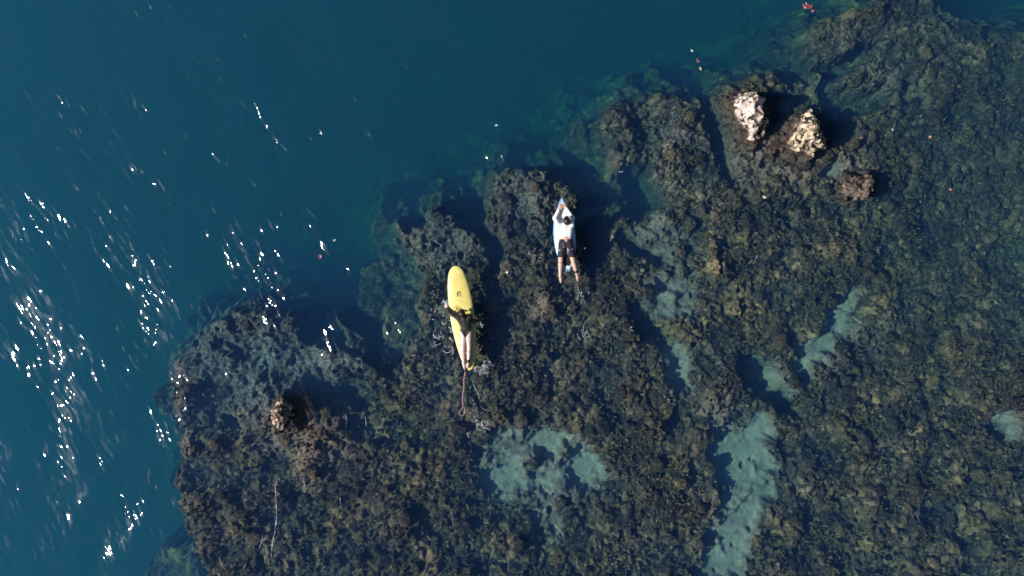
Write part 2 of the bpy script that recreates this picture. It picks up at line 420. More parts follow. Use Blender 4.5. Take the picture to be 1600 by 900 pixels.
def reef_material():
    m, nt, b = material('reef_rock')
    L = nt.links.new
    geo = N(nt, 'ShaderNodeNewGeometry')
    def noise(scale, detail=5.0, rough=0.6):
        n = N(nt, 'ShaderNodeTexNoise', i_Scale=scale, i_Detail=detail, i_Roughness=rough)
        L(geo.outputs['Position'], n.inputs['Vector']); return n.outputs[0]
    big = noise(0.55, 2.0); mid_ = noise(2.6, 3.0); fine = noise(11.0, 3.0, 0.7); patch = noise(5.5, 2.0)
    speck = noise(26.0, 2.0, 0.7)
    base = ramp(nt, mid_, [(0.30, (0.018, 0.019, 0.018)), (0.44, (0.044, 0.038, 0.032)), (0.56, (0.078, 0.058, 0.046)), (0.68, (0.040, 0.040, 0.026))])
    c2 = ramp(nt, fine, [(0.36, (0.010, 0.011, 0.011)), (0.48, (0.048, 0.042, 0.037)), (0.60, (0.115, 0.092, 0.075)), (0.74, (0.25, 0.20, 0.165))])
    c3 = ramp(nt, speck, [(0.38, (0.010, 0.011, 0.011)), (0.52, (0.060, 0.051, 0.044)), (0.68, (0.27, 0.22, 0.18))])
    col = mix(nt, 0.5, base, mix(nt, 0.5, c2, c3))
    olive = mix(nt, 0.6, col, (0.046, 0.040, 0.018))
    col = mix(nt, ramp(nt, big, [(0.48, (0, 0, 0)), (0.62, (0.8, 0.8, 0.8))]), col, olive)
    spots = ramp(nt, patch, [(0.68, (0, 0, 0)), (0.76, (1, 1, 1))])
    col = mix(nt, spots, col, (0.21, 0.165, 0.11))
    zn = N(nt, 'ShaderNodeMix', data_type='RGBA', blend_type='MULTIPLY'); zn.inputs[0].default_value = 1.0
    L(col, zn.inputs[6]); L(ramp(nt, noise(0.95, 3.0, 0.6), [(0.36, (0.40, 0.40, 0.43)), (0.5, (0.88, 0.85, 0.84)), (0.64, (1.6, 1.40, 1.22))]), zn.inputs[7])
    col = zn.outputs[2]
    tn = N(nt, 'ShaderNodeAttribute', attribute_name='tone')
    tm = N(nt, 'ShaderNodeMix', data_type='RGBA', blend_type='MULTIPLY'); tm.inputs[0].default_value = 1.0
    L(col, tm.inputs[6]); L(ramp(nt, tn.outputs['Fac'], [(0.1, (0.32, 0.35, 0.40)), (0.45, (0.85, 0.80, 0.80)), (0.7, (1.55, 1.32, 1.15)), (0.95, (2.8, 2.3, 2.05))]), tm.inputs[7])
    col = tm.outputs[2]
    pa = N(nt, 'ShaderNodeAttribute', attribute_name='pale')
    pc = ramp(nt, fine, [(0.36, (0.035, 0.036, 0.045)), (0.5, (0.125, 0.125, 0.150)), (0.66, (0.28, 0.265, 0.285))])
    pf = N(nt, 'ShaderNodeMath', operation='MULTIPLY'); pf.inputs[1].default_value = 0.72; L(pa.outputs['Fac'], pf.inputs[0])
    col = mix(nt, pf.outputs[0], col, pc)
    pk = N(nt, 'ShaderNodeAttribute', attribute_name='pink')
    pm = N(nt, 'ShaderNodeMath', operation='MULTIPLY'); L(pk.outputs['Fac'], pm.inputs[0])
    L(ramp(nt, fine, [(0.36, (0.1, 0.1, 0.1)), (0.6, (1, 1, 1))]), pm.inputs[1])
    col = mix(nt, pm.outputs[0], col, (0.235, 0.15, 0.14))
    sa = N(nt, 'ShaderNodeAttribute', attribute_name='sand')
    sandc = ramp(nt, mid_, [(0.3, (0.18, 0.158, 0.170)), (0.7, (0.31, 0.265, 0.28))])
    sn = N(nt, 'ShaderNodeMath', operation='MULTIPLY_ADD'); sn.inputs[1].default_value = 0.9; L(fine, sn.inputs[0]); L(sa.outputs['Fac'], sn.inputs[2])
    sgrain = N(nt, 'ShaderNodeMix', data_type='RGBA', blend_type='MULTIPLY'); sgrain.inputs[0].default_value = 1.0
    L(sandc, sgrain.inputs[6]); L(ramp(nt, speck, [(0.34, (0.75, 0.75, 0.75)), (0.5, (1, 1, 1)), (0.7, (1.1, 1.1, 1.1))]), sgrain.inputs[7])
    col = mix(nt, ramp(nt, sn.outputs[0], [(0.45, (0, 0, 0)), (1.7, (1, 1, 1))]), col, sgrain.outputs[2])
    L(col, b.inputs['Base Color'])
    b.inputs['Roughness'].default_value = 0.95
    b.inputs['Specular IOR Level'].default_value = 0.1
    bump = N(nt, 'ShaderNodeBump', i_Strength=0.9, i_Distance=0.03)
    L(noise(34.0, 2.0, 0.75), bump.inputs['Height']); L(bump.outputs[0], b.inputs['Normal'])
    return m
REEF_MAT = reef_material()
reef = tag(link('reef', me, REEF_MAT), 'dark algae covered reef under shallow water', None, None, 'structure')

# ------------------------------------------------------------------ the sea
SEA = {}
def sea_height(x, y):
    i = int(np.clip(np.searchsorted(SEA['x'], x), 0, len(SEA['x']) - 1)); j = int(np.clip(np.searchsorted(SEA['y'], y), 0, len(SEA['y']) - 1))
    return float(SEA['z'][j, i])

def sea_mesh():
    xs = axis(-14.9, 14.9, 0.0345, 700, 1.35); ys = axis(-8.7, 8.7, 0.0345, 700, 1.35)
    X, Y = np.meshgrid(xs.astype(np.float32), ys.astype(np.float32))
    rng = np.random.RandomState(5)
    u = X * 0.86 + Y * 0.5; v = Y * 0.86 - X * 0.5               # across and along the crests
    def unit(A):
        c = A[40:-40, 40:-40]; gy_, gx_ = np.gradient(c, 0.0345)
        return A / math.sqrt(float((gx_ ** 2 + gy_ ** 2).mean()))
    swell = np.zeros_like(X); th0 = math.atan2(0.50, 0.86)
    for i in range(34):
        lam = 0.75 * (4.5 ** rng.rand()); th = th0 + rng.randn() * 0.9; k = 2 * math.pi / lam
        swell += lam * np.sin(k * (math.cos(th) * X + math.sin(th) * Y) + np.float32(rng.rand() * 6.28))
    wob = 0.5 * noise2(X / 0.9, Y / 0.9, 101)
    rip = 0.20 * noise2(u / 0.17 + wob, v / 0.62, 102) + 0.14 * noise2(u / 0.09 + wob, v / 0.36, 103) + 0.045 * noise2(u / 0.06, v / 0.16, 104)
    pk = fbm2(u / 0.7 + 0.7 * wob + 5, v / 1.9, 2, 83, 0.6) * 0.8 + 0.35 * noise2(X / 3.1, Y / 3.1, 85)
    rare = sstep(0.42, 0.78, noise2(u / 0.32 + wob, v / 0.8, 107) + 0.25 * noise2(X / 1.9, Y / 1.9, 108))   # small steep wavelets here and there
    lee = sstep(-30, 150, bil(sd_main, 800 + X * PPM, 450 - Y * PPM))                                          # calmer over the reef
    gust = (0.62 + 1.1 * sstep(-0.2, 0.95, pk) + 0.95 * rare) * (1 - 0.42 * lee)
    Z = 0.101 * unit(swell) * (1 - 0.25 * lee) + 0.140 * unit(rip) * gust
    fade = np.clip((20 - np.hypot(np.maximum(np.abs(X) - 15.0, 0), np.maximum(np.abs(Y) - 8.8, 0))) / 20, 0, 1)
    Z *= fade * np.where((np.abs(X) > 15.05) | (np.abs(Y) > 8.85), 0.3, 1)
    nx, ny = len(xs), len(ys)
    SEA.update(x=xs, y=ys, z=Z)
    V = np.stack([X, Y, Z], -1).reshape(-1, 3)
    Q = [grid_quads(nx, ny)]
    i = np.arange(nx * ny).reshape(ny, nx)
    # skirt down to below the sea bed and a floor: a closed body of water
    rim = np.concatenate([i[0, :-1], i[:-1, -1], i[-1, :0:-1], i[:0:-1, 0]])
    low = V[rim].copy(); low[:, 2] = -14.0
    j = len(V) + np.arange(len(rim))
    V = np.concatenate([V, low])
    Q.append(np.stack([rim, j, np.roll(j, -1), np.roll(rim, -1)], -1)[:, ::1])
    me = mesh_from('sea', V, np.concatenate(Q))
    bm = bmesh.new(); bm.from_mesh(me); bm.verts.ensure_lookup_table()
    bm.faces.new([bm.verts[int(a)] for a in j])
    bmesh.ops.recalc_face_normals(bm, faces=bm.faces)
    bm.to_mesh(me); bm.free()
    me.polygons.foreach_set('use_smooth', np.ones(len(me.polygons), bool))
    return me

def sea_material():
    m, nt, b = material('sea_water')
    nt.nodes.remove(b)
    L = nt.links.new
    out = nt.nodes['Material Output']
    geo = N(nt, 'ShaderNodeNewGeometry')
    gl = N(nt, 'ShaderNodeBsdfGlossy', i_Roughness=0.072); gl.distribution = 'BECKMANN'
    g2 = N(nt, 'ShaderNodeBsdfGlossy', i_Roughness=0.24); g2.distribution = 'BECKMANN'          # soft sheen of the finest ripples
    gm = N(nt, 'ShaderNodeMixShader'); gm.inputs[0].default_value = 0.045; L(gl.outputs[0], gm.inputs[1]); L(g2.outputs[0], gm.inputs[2])
    tr = N(nt, 'ShaderNodeBsdfTransparent')
    dt = N(nt, 'ShaderNodeVectorMath', operation='DOT_PRODUCT'); L(geo.outputs['Incoming'], dt.inputs[0]); L(geo.outputs['Normal'], dt.inputs[1])
    ab = N(nt, 'ShaderNodeMath', operation='ABSOLUTE'); L(dt.outputs['Value'], ab.inputs[0])
    om = N(nt, 'ShaderNodeMath', operation='SUBTRACT', use_clamp=True); om.inputs[0].default_value = 1.0; L(ab.outputs[0], om.inputs[1])
    pw = N(nt, 'ShaderNodeMath', operation='POWER'); pw.inputs[1].default_value = 5.0; L(om.outputs[0], pw.inputs[0])
    fr = N(nt, 'ShaderNodeMath', operation='MULTIPLY_ADD', use_clamp=True); fr.inputs[1].default_value = 0.98; fr.inputs[2].default_value = 0.02; L(pw.outputs[0], fr.inputs[0])
    mx = N(nt, 'ShaderNodeMixShader'); L(fr.outputs[0], mx.inputs[0]); L(tr.outputs[0], mx.inputs[1]); L(gm.outputs[0], mx.inputs[2])
    L(mx.outputs[0], out.inputs['Surface'])
    # the water itself: absorbs red, scatters blue-green
    SC = (0.024, 0.060, 0.190); AB = (0.40, 0.098, 0.125)
    vs = N(nt, 'ShaderNodeVolumeScatter'); vs.inputs['Color'].default_value = (SC[0] / SC[2], SC[1] / SC[2], 1, 1); vs.inputs['Density'].default_value = SC[2]; vs.inputs['Anisotropy'].default_value = 0.34
    va = N(nt, 'ShaderNodeVolumeAbsorption'); D = 0.6; va.inputs['Color'].default_value = (1 - AB[0] / D, 1 - AB[1] / D, 1 - AB[2] / D, 1); va.inputs['Density'].default_value = D
    ad = N(nt, 'ShaderNodeAddShader'); L(vs.outputs[0], ad.inputs[0]); L(va.outputs[0], ad.inputs[1])
    L(ad.outputs[0], out.inputs['Volume'])
    return m
SEA_MAT = sea_material()
sea = tag(link('sea', sea_mesh(), SEA_MAT), 'deep teal sea water with small sunlit ripples', None, None, 'structure')

# ------------------------------------------------------------------ loose boulders on the reef flat (parts of the reef)
def reef_z(px, py):
    return reef_field(np.atleast_1d(np.float64(px)), np.atleast_1d(np.float64(py)))

def boulder_mesh(seed):
    bm = bmesh.new(); bmesh.ops.create_icosphere(bm, subdivisions=3, radius=1.0)
    co = np.array([v.co[:] for v in bm.verts])
    d = 1 + 0.34 * fbm3(co[:, 0] * 1.5 + seed * 9, co[:, 1] * 1.5, co[:, 2] * 1.5, 4, seed, 0.7) - 0.25 * np.clip(1 - 1.8 * worley3(co[:, 0] * 2.2 + seed, co[:, 1] * 2.2, co[:, 2] * 2.2, seed), 0, 1)
    for v, k in zip(bm.verts, d): v.co *= k
    me = bpy.data.meshes.new('stone'); bm.to_mesh(me); bm.free()
    me.polygons.foreach_set('use_smooth', np.ones(len(me.polygons), bool))
    at = me.attributes.new('tone', 'FLOAT', 'POINT'); at.data.foreach_set('value', (0.15 + 0.55 * ((seed * 0.37) % 1) + 0.25 * (d - 1)).astype(np.float32))
    me.materials.append(REEF_MAT)
    return me
BOULDERS = [boulder_mesh(i) for i in range(10)]
rng = np.random.RandomState(12)
cand = np.stack([rng.uniform(290, 1590, 2600), rng.uniform(60, 890, 2600)], -1)
cz, cs, cp, ct, _pa = reef_field(cand[:, 0], cand[:, 1])
csd = bil(sd_main, cand[:, 0], cand[:, 1]); ctr = bil(TRK, cand[:, 0], cand[:, 1])
keep = []
for i in range(len(cand)):
    if csd[i] < 22 or _pa[i] > 0.55 or cs[i] > 0.25 or ctr[i] > 0.05 or cz[i] > -0.3: continue
    if all((cand[i, 0] - cand[j, 0]) ** 2 + (cand[i, 1] - cand[j, 1]) ** 2 > 34 ** 2 for j in keep): keep.append(i)
    if len(keep) >= 290: break
for i in keep:
    r = rng.uniform(0.10, 0.20)
    o = link('stone', BOULDERS[rng.randint(10)], None, reef)
    o.location = ((cand[i, 0] - 800) * SREF, (450 - cand[i, 1]) * SREF, min(cz[i] + 0.12 * r, -0.12 - 0.7 * r))
    o.rotation_euler = (rng.uniform(-0.4, 0.4), rng.uniform(-0.4, 0.4), rng.uniform(0, 6.28))
    o.scale = (r * rng.uniform(0.85, 1.3), r * rng.uniform(0.85, 1.2), r * rng.uniform(0.6, 0.8))

# seaweed growing over the reef: far too many tufts to count
def weed_mesh(n=15000):
    rg = np.random.RandomState(3)
    P = np.stack([rg.uniform(170, 1640, n * 2), rg.uniform(-40, 940, n * 2)], -1)
    sd = bil(sd_main, P[:, 0], P[:, 1])
    dens = noise2(P[:, 0] / 55, P[:, 1] / 55, 97)
    P = P[(sd > 4) & (dens + rg.uniform(-0.5, 0.5, len(P)) > -0.05)]
    z, sa, pi_, to, _pa = reef_field(P[:, 0], P[:, 1])
    ok = (sa < 0.2) & (_pa < 0.45); P = P[ok]; z = z[ok]
    P = P[:n]; z = z[:n]
    m = len(P); B = 6
    cx = np.repeat((P[:, 0] - 800) * SREF, B); cyy = np.repeat((450 - P[:, 1]) * SREF, B); cz = np.repeat(z, B)
    sz = np.repeat(rg.uniform(0.05, 0.16, m) * rg.uniform(0.6, 1.0, m), B)
    a = rg.uniform(0, 6.283, m * B); tilt = rg.uniform(0.15, 1.15, m * B)
    dirx = np.cos(a) * np.sin(tilt); diry = np.sin(a) * np.sin(tilt); dirz = np.cos(tilt)
    px_, py_ = -np.sin(a), np.cos(a); wd = sz * rg.uniform(0.14, 0.34, m * B)
    base = np.stack([cx, cyy, cz - 0.01], -1); D = np.stack([dirx, diry, dirz], -1); S = np.stack([px_, py_, 0 * px_], -1)
    L_ = (sz * rg.uniform(0.7, 1.4, m * B))[:, None]; wd = wd[:, None]
    v0 = base - S * wd * 0.5; v1 = base + S * wd * 0.5
    v2 = base + D * L_ * 0.6 + S * wd; v3 = base + D * L_ * 0.6 - S * wd
    tip = base + D * L_ + np.array([0, 0, -0.15]) * L_
    v4 = tip + S * wd * 0.4; v5 = tip - S * wd * 0.4
    V = np.stack([v0, v1, v2, v3, v4, v5], 1).reshape(-1, 3)
    V[:, 2] = np.minimum(V[:, 2], -0.06)
    k = np.arange(m * B)[:, None] * 6
    Q = np.concatenate([k + np.array([0, 1, 2, 3]), k + np.array([3, 2, 4, 5])])
    me = mesh_from('seaweed', V, Q)
    at = me.attributes.new('tone', 'FLOAT', 'POINT'); at.data.foreach_set('value', np.repeat(np.repeat(rg.rand(m), B), 6).astype(np.float32))
    return me
def weed_material():
    m, nt, b = material('seaweed')
    tn = N(nt, 'ShaderNodeAttribute', attribute_name='tone')
    nt.links.new(ramp(nt, tn.outputs['Fac'], [(0.0, (0.020, 0.020, 0.012)), (0.4, (0.055, 0.045, 0.026)), (0.7, (0.085, 0.066, 0.042)), (0.88, (0.070, 0.064, 0.026)), (1.0, (0.19, 0.14, 0.115))]), b.inputs['Base Color'])
    b.inputs['Roughness'].default_value = 0.8; b.inputs['Specular IOR Level'].default_value = 0.2
    return m
tag(link('seaweed', weed_mesh(), weed_material()), 'brown and olive seaweed tufts growing over the reef', 'seaweed', None, 'stuff')

# ------------------------------------------------------------------ rocks that break the surface
def rock_material(name, lo, mid_c, hi, pit, wet_z):
    m, nt, b = material(name); L = nt.links.new
    geo = N(nt, 'ShaderNodeNewGeometry')
    def noise(sc, de, ro=0.6):
        n = N(nt, 'ShaderNodeTexNoise', i_Scale=sc, i_Detail=de, i_Roughness=ro); L(geo.outputs['Position'], n.inputs['Vector']); return n.outputs[0]
    col = ramp(nt, noise(5.0, 4.0), [(0.32, lo), (0.5, mid_c), (0.64, hi)])
    vo = N(nt, 'ShaderNodeTexVoronoi', i_Scale=11.0); L(geo.outputs['Position'], vo.inputs['Vector'])
    pq = N(nt, 'ShaderNodeMath', operation='MULTIPLY_ADD'); pq.inputs[1].default_value = 0.5; L(noise(2.6, 2.0), pq.inputs[0]); L(noise(9.0, 4.0, 0.65), pq.inputs[2])
    pits = ramp(nt, pq.outputs[0], [(0.68, (1, 1, 1)), (0.76, (0, 0, 0))])
    col = mix(nt, pits, col, pit)
    sx = N(nt, 'ShaderNodeSeparateXYZ'); L(geo.outputs['Position'], sx.inputs[0])
    ad = N(nt, 'ShaderNodeMath', operation='MULTIPLY_ADD'); ad.inputs[1].default_value = 0.22; L(noise(6.0, 3.0), ad.inputs[0]); L(sx.outputs['Z'], ad.inputs[2])
    wet = ramp(nt, ad.outputs[0], [(wet_z, (1, 1, 1)), (wet_z + 0.12, (0, 0, 0))])
    col = mix(nt, wet, col, mix(nt, pits, (0.085, 0.058, 0.045), (0.025, 0.018, 0.016)))   # weed and wet stain above the waterline
    L(col, b.inputs['Base Color']); b.inputs['Roughness'].default_value = 0.9; b.inputs['Specular IOR Level'].default_value = 0.2
    bump = N(nt, 'ShaderNodeBump', i_Strength=0.6, i_Distance=0.02); L(noise(22.0, 3.0, 0.7), bump.inputs['Height']); L(bump.outputs[0], b.inputs['Normal'])
    return m
ROCK_PALE = rock_material('pale_limestone', (0.34, 0.26, 0.24), (0.62, 0.50, 0.43), (0.76, 0.66, 0.58), (0.045, 0.034, 0.03), 0.09)
ROCK_TAN = rock_material('tan_limestone', (0.22, 0.155, 0.10), (0.54, 0.43, 0.30), (0.72, 0.62, 0.48), (0.03, 0.024, 0.018), 0.07)
ROCK_PINK = rock_material('pink_limestone', (0.16, 0.10, 0.085), (0.36, 0.25, 0.21), (0.60, 0.52, 0.44), (0.03, 0.022, 0.02), 0.06)
ROCK_DARK = rock_material('dark_crusted_rock', (0.06, 0.045, 0.04), (0.13, 0.10, 0.085), (0.26, 0.20, 0.15), (0.025, 0.02, 0.02), -0.2)

def rock(name, outline, slopes, top, mat, seed, amp, pitamp, label, zb=-0.75):
    pts = [W(x, y, 0.0) for x, y in outline]
    n = len(pts); cx = sum(p.x for p in pts) / n; cyy = sum(p.y for p in pts) / n
    h = 0.022
    ext = max(max(abs(p.x - cx), abs(p.y - cyy)) for p in pts) + 0.42
    gx = np.arange(-ext, ext, h); gz = np.arange(zb - 0.1, top + 0.2, h)
    X, Y, Zz = np.meshgrid(gx, gx, gz, indexing='ij')
    F = np.maximum(Zz - top, zb - Zz)
    for i in range(n):
        a, b = pts[i], pts[(i + 1) % n]
        ex, ey = b.x - a.x, b.y - a.y; l = math.hypot(ex, ey)
        nx_, ny_ = -ey / l, ex / l                       # inward for a counter-clockwise outline in world space
        if (cx - a.x) * nx_ + (cyy - a.y) * ny_ < 0: nx_, ny_ = -nx_, -ny_
        d = (X + cx - a.x) * nx_ + (Y + cyy - a.y) * ny_
        t = math.tan(R(slopes[i]))
        below = np.where(Zz < 0, 0.30 * Zz, Zz / t)          # spreads below the water
        F = np.maximum(F, (below - d) * math.sin(R(slopes[i])))
    F = F + amp * (2.4 * np.abs(fbm3(X * 2.3 + seed, Y * 2.3, Zz * 1.7, 3, seed, 0.5)) - 0.9 + 0.7 * noise3(X * 9 + seed, Y * 9, Zz * 6, seed + 9))
    if pitamp:
        F = F + pitamp * np.clip(1 - worley3(X * 6.5 + seed, Y * 6.5, Zz * 6.5, seed + 3) * 1.7, 0, 1)
    v, q = surface_nets(F.astype(np.float32), (gx[0], gx[0], gz[0]), h)
    me = mesh_from(name, v, q)
    o = link(name, me, mat, None, (cx, cyy, 0))
    return tag(o, label, 'rock')
rock('rock', [(1136,147),(1157,147),(1175,142),(1195,156),(1198,192),(1179,226),(1169,223),(1153,186)], [70,66,62,56,55,62,72,70], 1.4, ROCK_PALE, 3, 0.065, 0.06,
     'white limestone pinnacle with one sheer dark side, nearest the open sea')
rock('rock', [(1262,172),(1283,197),(1290,226),(1273,242),(1243,249),(1212,234),(1227,208)], [62,57,56,60,58,60,62], 1.4, ROCK_TAN, 8, 0.08, 0.14,
     'cream pitted limestone pinnacle, broad triangular and full of black holes')
rock('rock', [(426,641),(439,625),(456,628),(465,650),(458,674),(441,679),(429,664)], [72,66,60,56,56,64,70], 0.8, ROCK_PINK, 14, 0.06, 0.10,
     'small pinkish rock stump with a bright lit flank on the left reef block')
rock('rock', [(1322,290),(1335,275),(1361,274),(1368,287),(1351,308),(1328,305)], [50,60,66,66,50,45], 0.08, ROCK_DARK, 21, 0.09, 0.09,
     'low dark crusted rock barely breaking the surface, below the pinnacles')

# ------------------------------------------------------------------ figures: one smooth skin grown over round-cone limbs
def cone(a, b, ra, rb): return (Vector(a), Vector(b), ra, rb)

def field(prims, lo, hi, h, k):
    gx = np.arange(lo[0], hi[0], h); gy = np.arange(lo[1], hi[1], h); gz = np.arange(lo[2], hi[2], h)
    F = np.full((len(gx), len(gy), len(gz)), 0.2, np.float32)
    for p in prims:
        a, b, ra, rb = p[:4]; kk = p[4] if len(p) > 4 else k
        m = max(ra, rb) + kk + 0.03
        sl = []
        for c, g in enumerate((gx, gy, gz)):
            i0 = max(0, int((min(a[c], b[c]) - m - g[0]) / h)); i1 = min(len(g), int((max(a[c], b[c]) + m - g[0]) / h) + 2); sl.append(slice(i0, max(i1, i0)))
        X, Y, Zz = np.meshgrid(gx[sl[0]], gy[sl[1]], gz[sl[2]], indexing='ij')
        if X.size == 0: continue
        ab = b - a; l2 = max(ab.length_squared, 1e-9)
        t = np.clip(((X - a.x) * ab.x + (Y - a.y) * ab.y + (Zz - a.z) * ab.z) / l2, 0, 1)
        d = np.sqrt((X - a.x - t * ab.x) ** 2 + (Y - a.y - t * ab.y) ** 2 + (Zz - a.z - t * ab.z) ** 2) - (ra + (rb - ra) * t)
        f = F[tuple(sl)]
        hh = np.clip(kk - np.abs(f - d), 0, None) / kk
        F[tuple(sl)] = np.minimum(f, d) - hh * hh * kk * 0.25
    return F, gx, gy, gz

def skin_mesh(name, prims, h=0.0065, k=0.03, cut=None):
    P = [c for p in prims for c in ((p[0], p[2]), (p[1], p[3]))]
    lo = [min(c[i] - r for c, r in P) - 0.04 for i in range(3)]; hi = [max(c[i] + r for c, r in P) + 0.04 for i in range(3)]
    F, gx, gy, gz = field(prims, lo, hi, h, k)
    if cut is not None:
        X, Y, Zz = np.meshgrid(gx, gy, gz, indexing='ij')
        F = np.maximum(F, cut(X, Y, Zz).astype(np.float32))
    v, q = surface_nets(F, lo, h)
    return mesh_from(name, v, q)

def hand(wr, d, n, side, curl=0.35, s=1.0):
    """palm, four fingers and a thumb: wrist point, pointing direction, back-of-hand normal, +1/-1 thumb side"""
    d = Vector(d).normalized(); n = (Vector(n) - d * Vector(n).dot(d)).normalized(); t = d.cross(n) * side
    out = []
    lens = (0.068, 0.078, 0.073, 0.056)
    for i in range(4):
        off = (0.030 - 0.020 * i) * s
        kn = wr + d * 0.088 * s + t * off
        out.append((wr + t * off * 0.6, kn, 0.015 * s, 0.0125 * s, 0.014))
        spread = t * (0.16 - 0.11 * i)
        m_ = kn + (d + spread - n * curl * 0.4).normalized() * lens[i] * 0.55 * s
        e_ = m_ + (d + spread - n * curl * 1.4).normalized() * lens[i] * 0.5 * s
        out.append((kn, m_, 0.0092 * s, 0.0085 * s, 0.004)); out.append((m_, e_, 0.0085 * s, 0.0068 * s, 0.004))
    b0 = wr + d * 0.028 * s + t * 0.026 * s; b1 = b0 + (d * 0.75 + t * 0.9 - n * 0.25).normalized() * 0.042 * s; b2 = b1 + (d * 1.0 + t * 0.35 - n * 0.2).normalized() * 0.032 * s
    out.append((b0, b1, 0.014 * s, 0.0105 * s, 0.008)); out.append((b1, b2, 0.0105 * s, 0.008 * s, 0.004))
    return out

def head_prims(c, f, up, s=1.0):
    """skull, jaw, nose and ears around centre c, looking along f"""
    f = Vector(f).normalized(); up = (Vector(up) - f * Vector(up).dot(f)).normalized(); r = f.cross(up)
    P = [(c - f * 0.025 * s + up * 0.02 * s, c + f * 0.02 * s + up * 0.02 * s, 0.086 * s, 0.080 * s), (c + f * 0.03 * s, c + f * 0.055 * s - up * 0.085 * s, 0.062 * s, 0.036 * s),
         (c + f * 0.098 * s + up * 0.002 * s, c + f * 0.114 * s - up * 0.028 * s, 0.008 * s, 0.012 * s, 0.012), (c + f * 0.09 * s - up * 0.062 * s, c + f * 0.094 * s - up * 0.064 * s, 0.014 * s, 0.014 * s, 0.012)]
    for sg in (-1, 1):
        P.append((c + r * sg * 0.083 * s + up * 0.012 * s, c + r * sg * 0.087 * s - up * 0.022 * s, 0.014 * s, 0.010 * s, 0.006))
    return P

def face_parts(parent, c, f, up, s, skin_dark, white):
    f = Vector(f).normalized(); up = (Vector(up) - f * Vector(up).dot(f)).normalized(); r = f.cross(up)
    for sg in (-1, 1):
        p = c + f * 0.090 * s + r * sg * 0.032 * s + up * 0.004 * s
        link('eye', skin_mesh('eye', [(p - r * 0.006, p + r * 0.006, 0.011, 0.011)], 0.003, 0.01), white, parent)
        q = p + up * 0.022 + f * 0.004
        link('eyebrow', skin_mesh('eyebrow', [(q - r * 0.014, q + r * 0.014, 0.006, 0.005)], 0.003, 0.01), skin_dark, parent)
    p = c + f * 0.098 * s - up * 0.048 * s
    link('mouth', skin_mesh('mouth', [(p - r * 0.02, p + r * 0.02, 0.007, 0.007)], 0.003, 0.01), simple_mat('lips', (0.30, 0.11, 0.10), 0.5), parent)

def skin_material(name, col):
    m, nt, b = material(name)
    tc = N(nt, 'ShaderNodeTexCoord'); no = N(nt, 'ShaderNodeTexNoise', i_Scale=9.0, i_Detail=3.0); nt.links.new(tc.outputs['Object'], no.inputs['Vector'])
    nt.links.new(ramp(nt, no.outputs[0], [(0.35, tuple(c * 0.85 for c in col)), (0.65, tuple(min(1, c * 1.12) for c in col))]), b.inputs['Base Color'])
    b.inputs['Roughness'].default_value = 0.45; b.inputs['Subsurface Weight'].default_value = 0.08; b.inputs['Subsurface Radius'].default_value = (0.02, 0.008, 0.005)
    return m

def cloth_material(name, lo, hi, scale=14.0, rough=0.7):
    m, nt, b = material(name)
    tc = N(nt, 'ShaderNodeTexCoord'); no = N(nt, 'ShaderNodeTexNoise', i_Scale=scale, i_Detail=3.0, i_Distortion=0.6); nt.links.new(tc.outputs['Object'], no.inputs['Vector'])
    nt.links.new(ramp(nt, no.outputs[0], [(0.4, lo), (0.62, hi)]), b.inputs['Base Color'])
    b.inputs['Roughness'].default_value = rough
    wv = N(nt, 'ShaderNodeTexNoise', i_Scale=26.0, i_Detail=2.0); nt.links.new(tc.outputs['Object'], wv.inputs['Vector'])
    bp = N(nt, 'ShaderNodeBump', i_Strength=0.5, i_Distance=0.02); nt.links.new(wv.outputs[0], bp.inputs['Height']); nt.links.new(bp.outputs[0], b.inputs['Normal'])
    return m

SKIN_F = skin_material('fair_skin', (0.74, 0.50, 0.47)); SKIN_M = skin_material('tanned_skin', (0.60, 0.37, 0.29))
HAIR = simple_mat('dark_brown_hair', (0.022, 0.013, 0.010), 0.45, 0.5, 0.5, 60)
EYE = simple_mat('eye_white', (0.7, 0.7, 0.68), 0.2)
BLACK = simple_mat('black_rubber', (0.012, 0.012, 0.014), 0.5)

def rebase(o, loc):
    """put a mesh object's origin at loc without moving its shape"""
    o.data.transform(__import__('mathutils').Matrix.Translation(-Vector(loc))); o.location = loc

def person(name, label, base, body_me, skin):
    root = link(name, None, None, None, base)
    tag(root, label, 'person')
    return root

def add_part(root, name, me, mat):
    me.transform(__import__('mathutils').Matrix.Translation(-root.location))
    return link(name, me, mat, root)

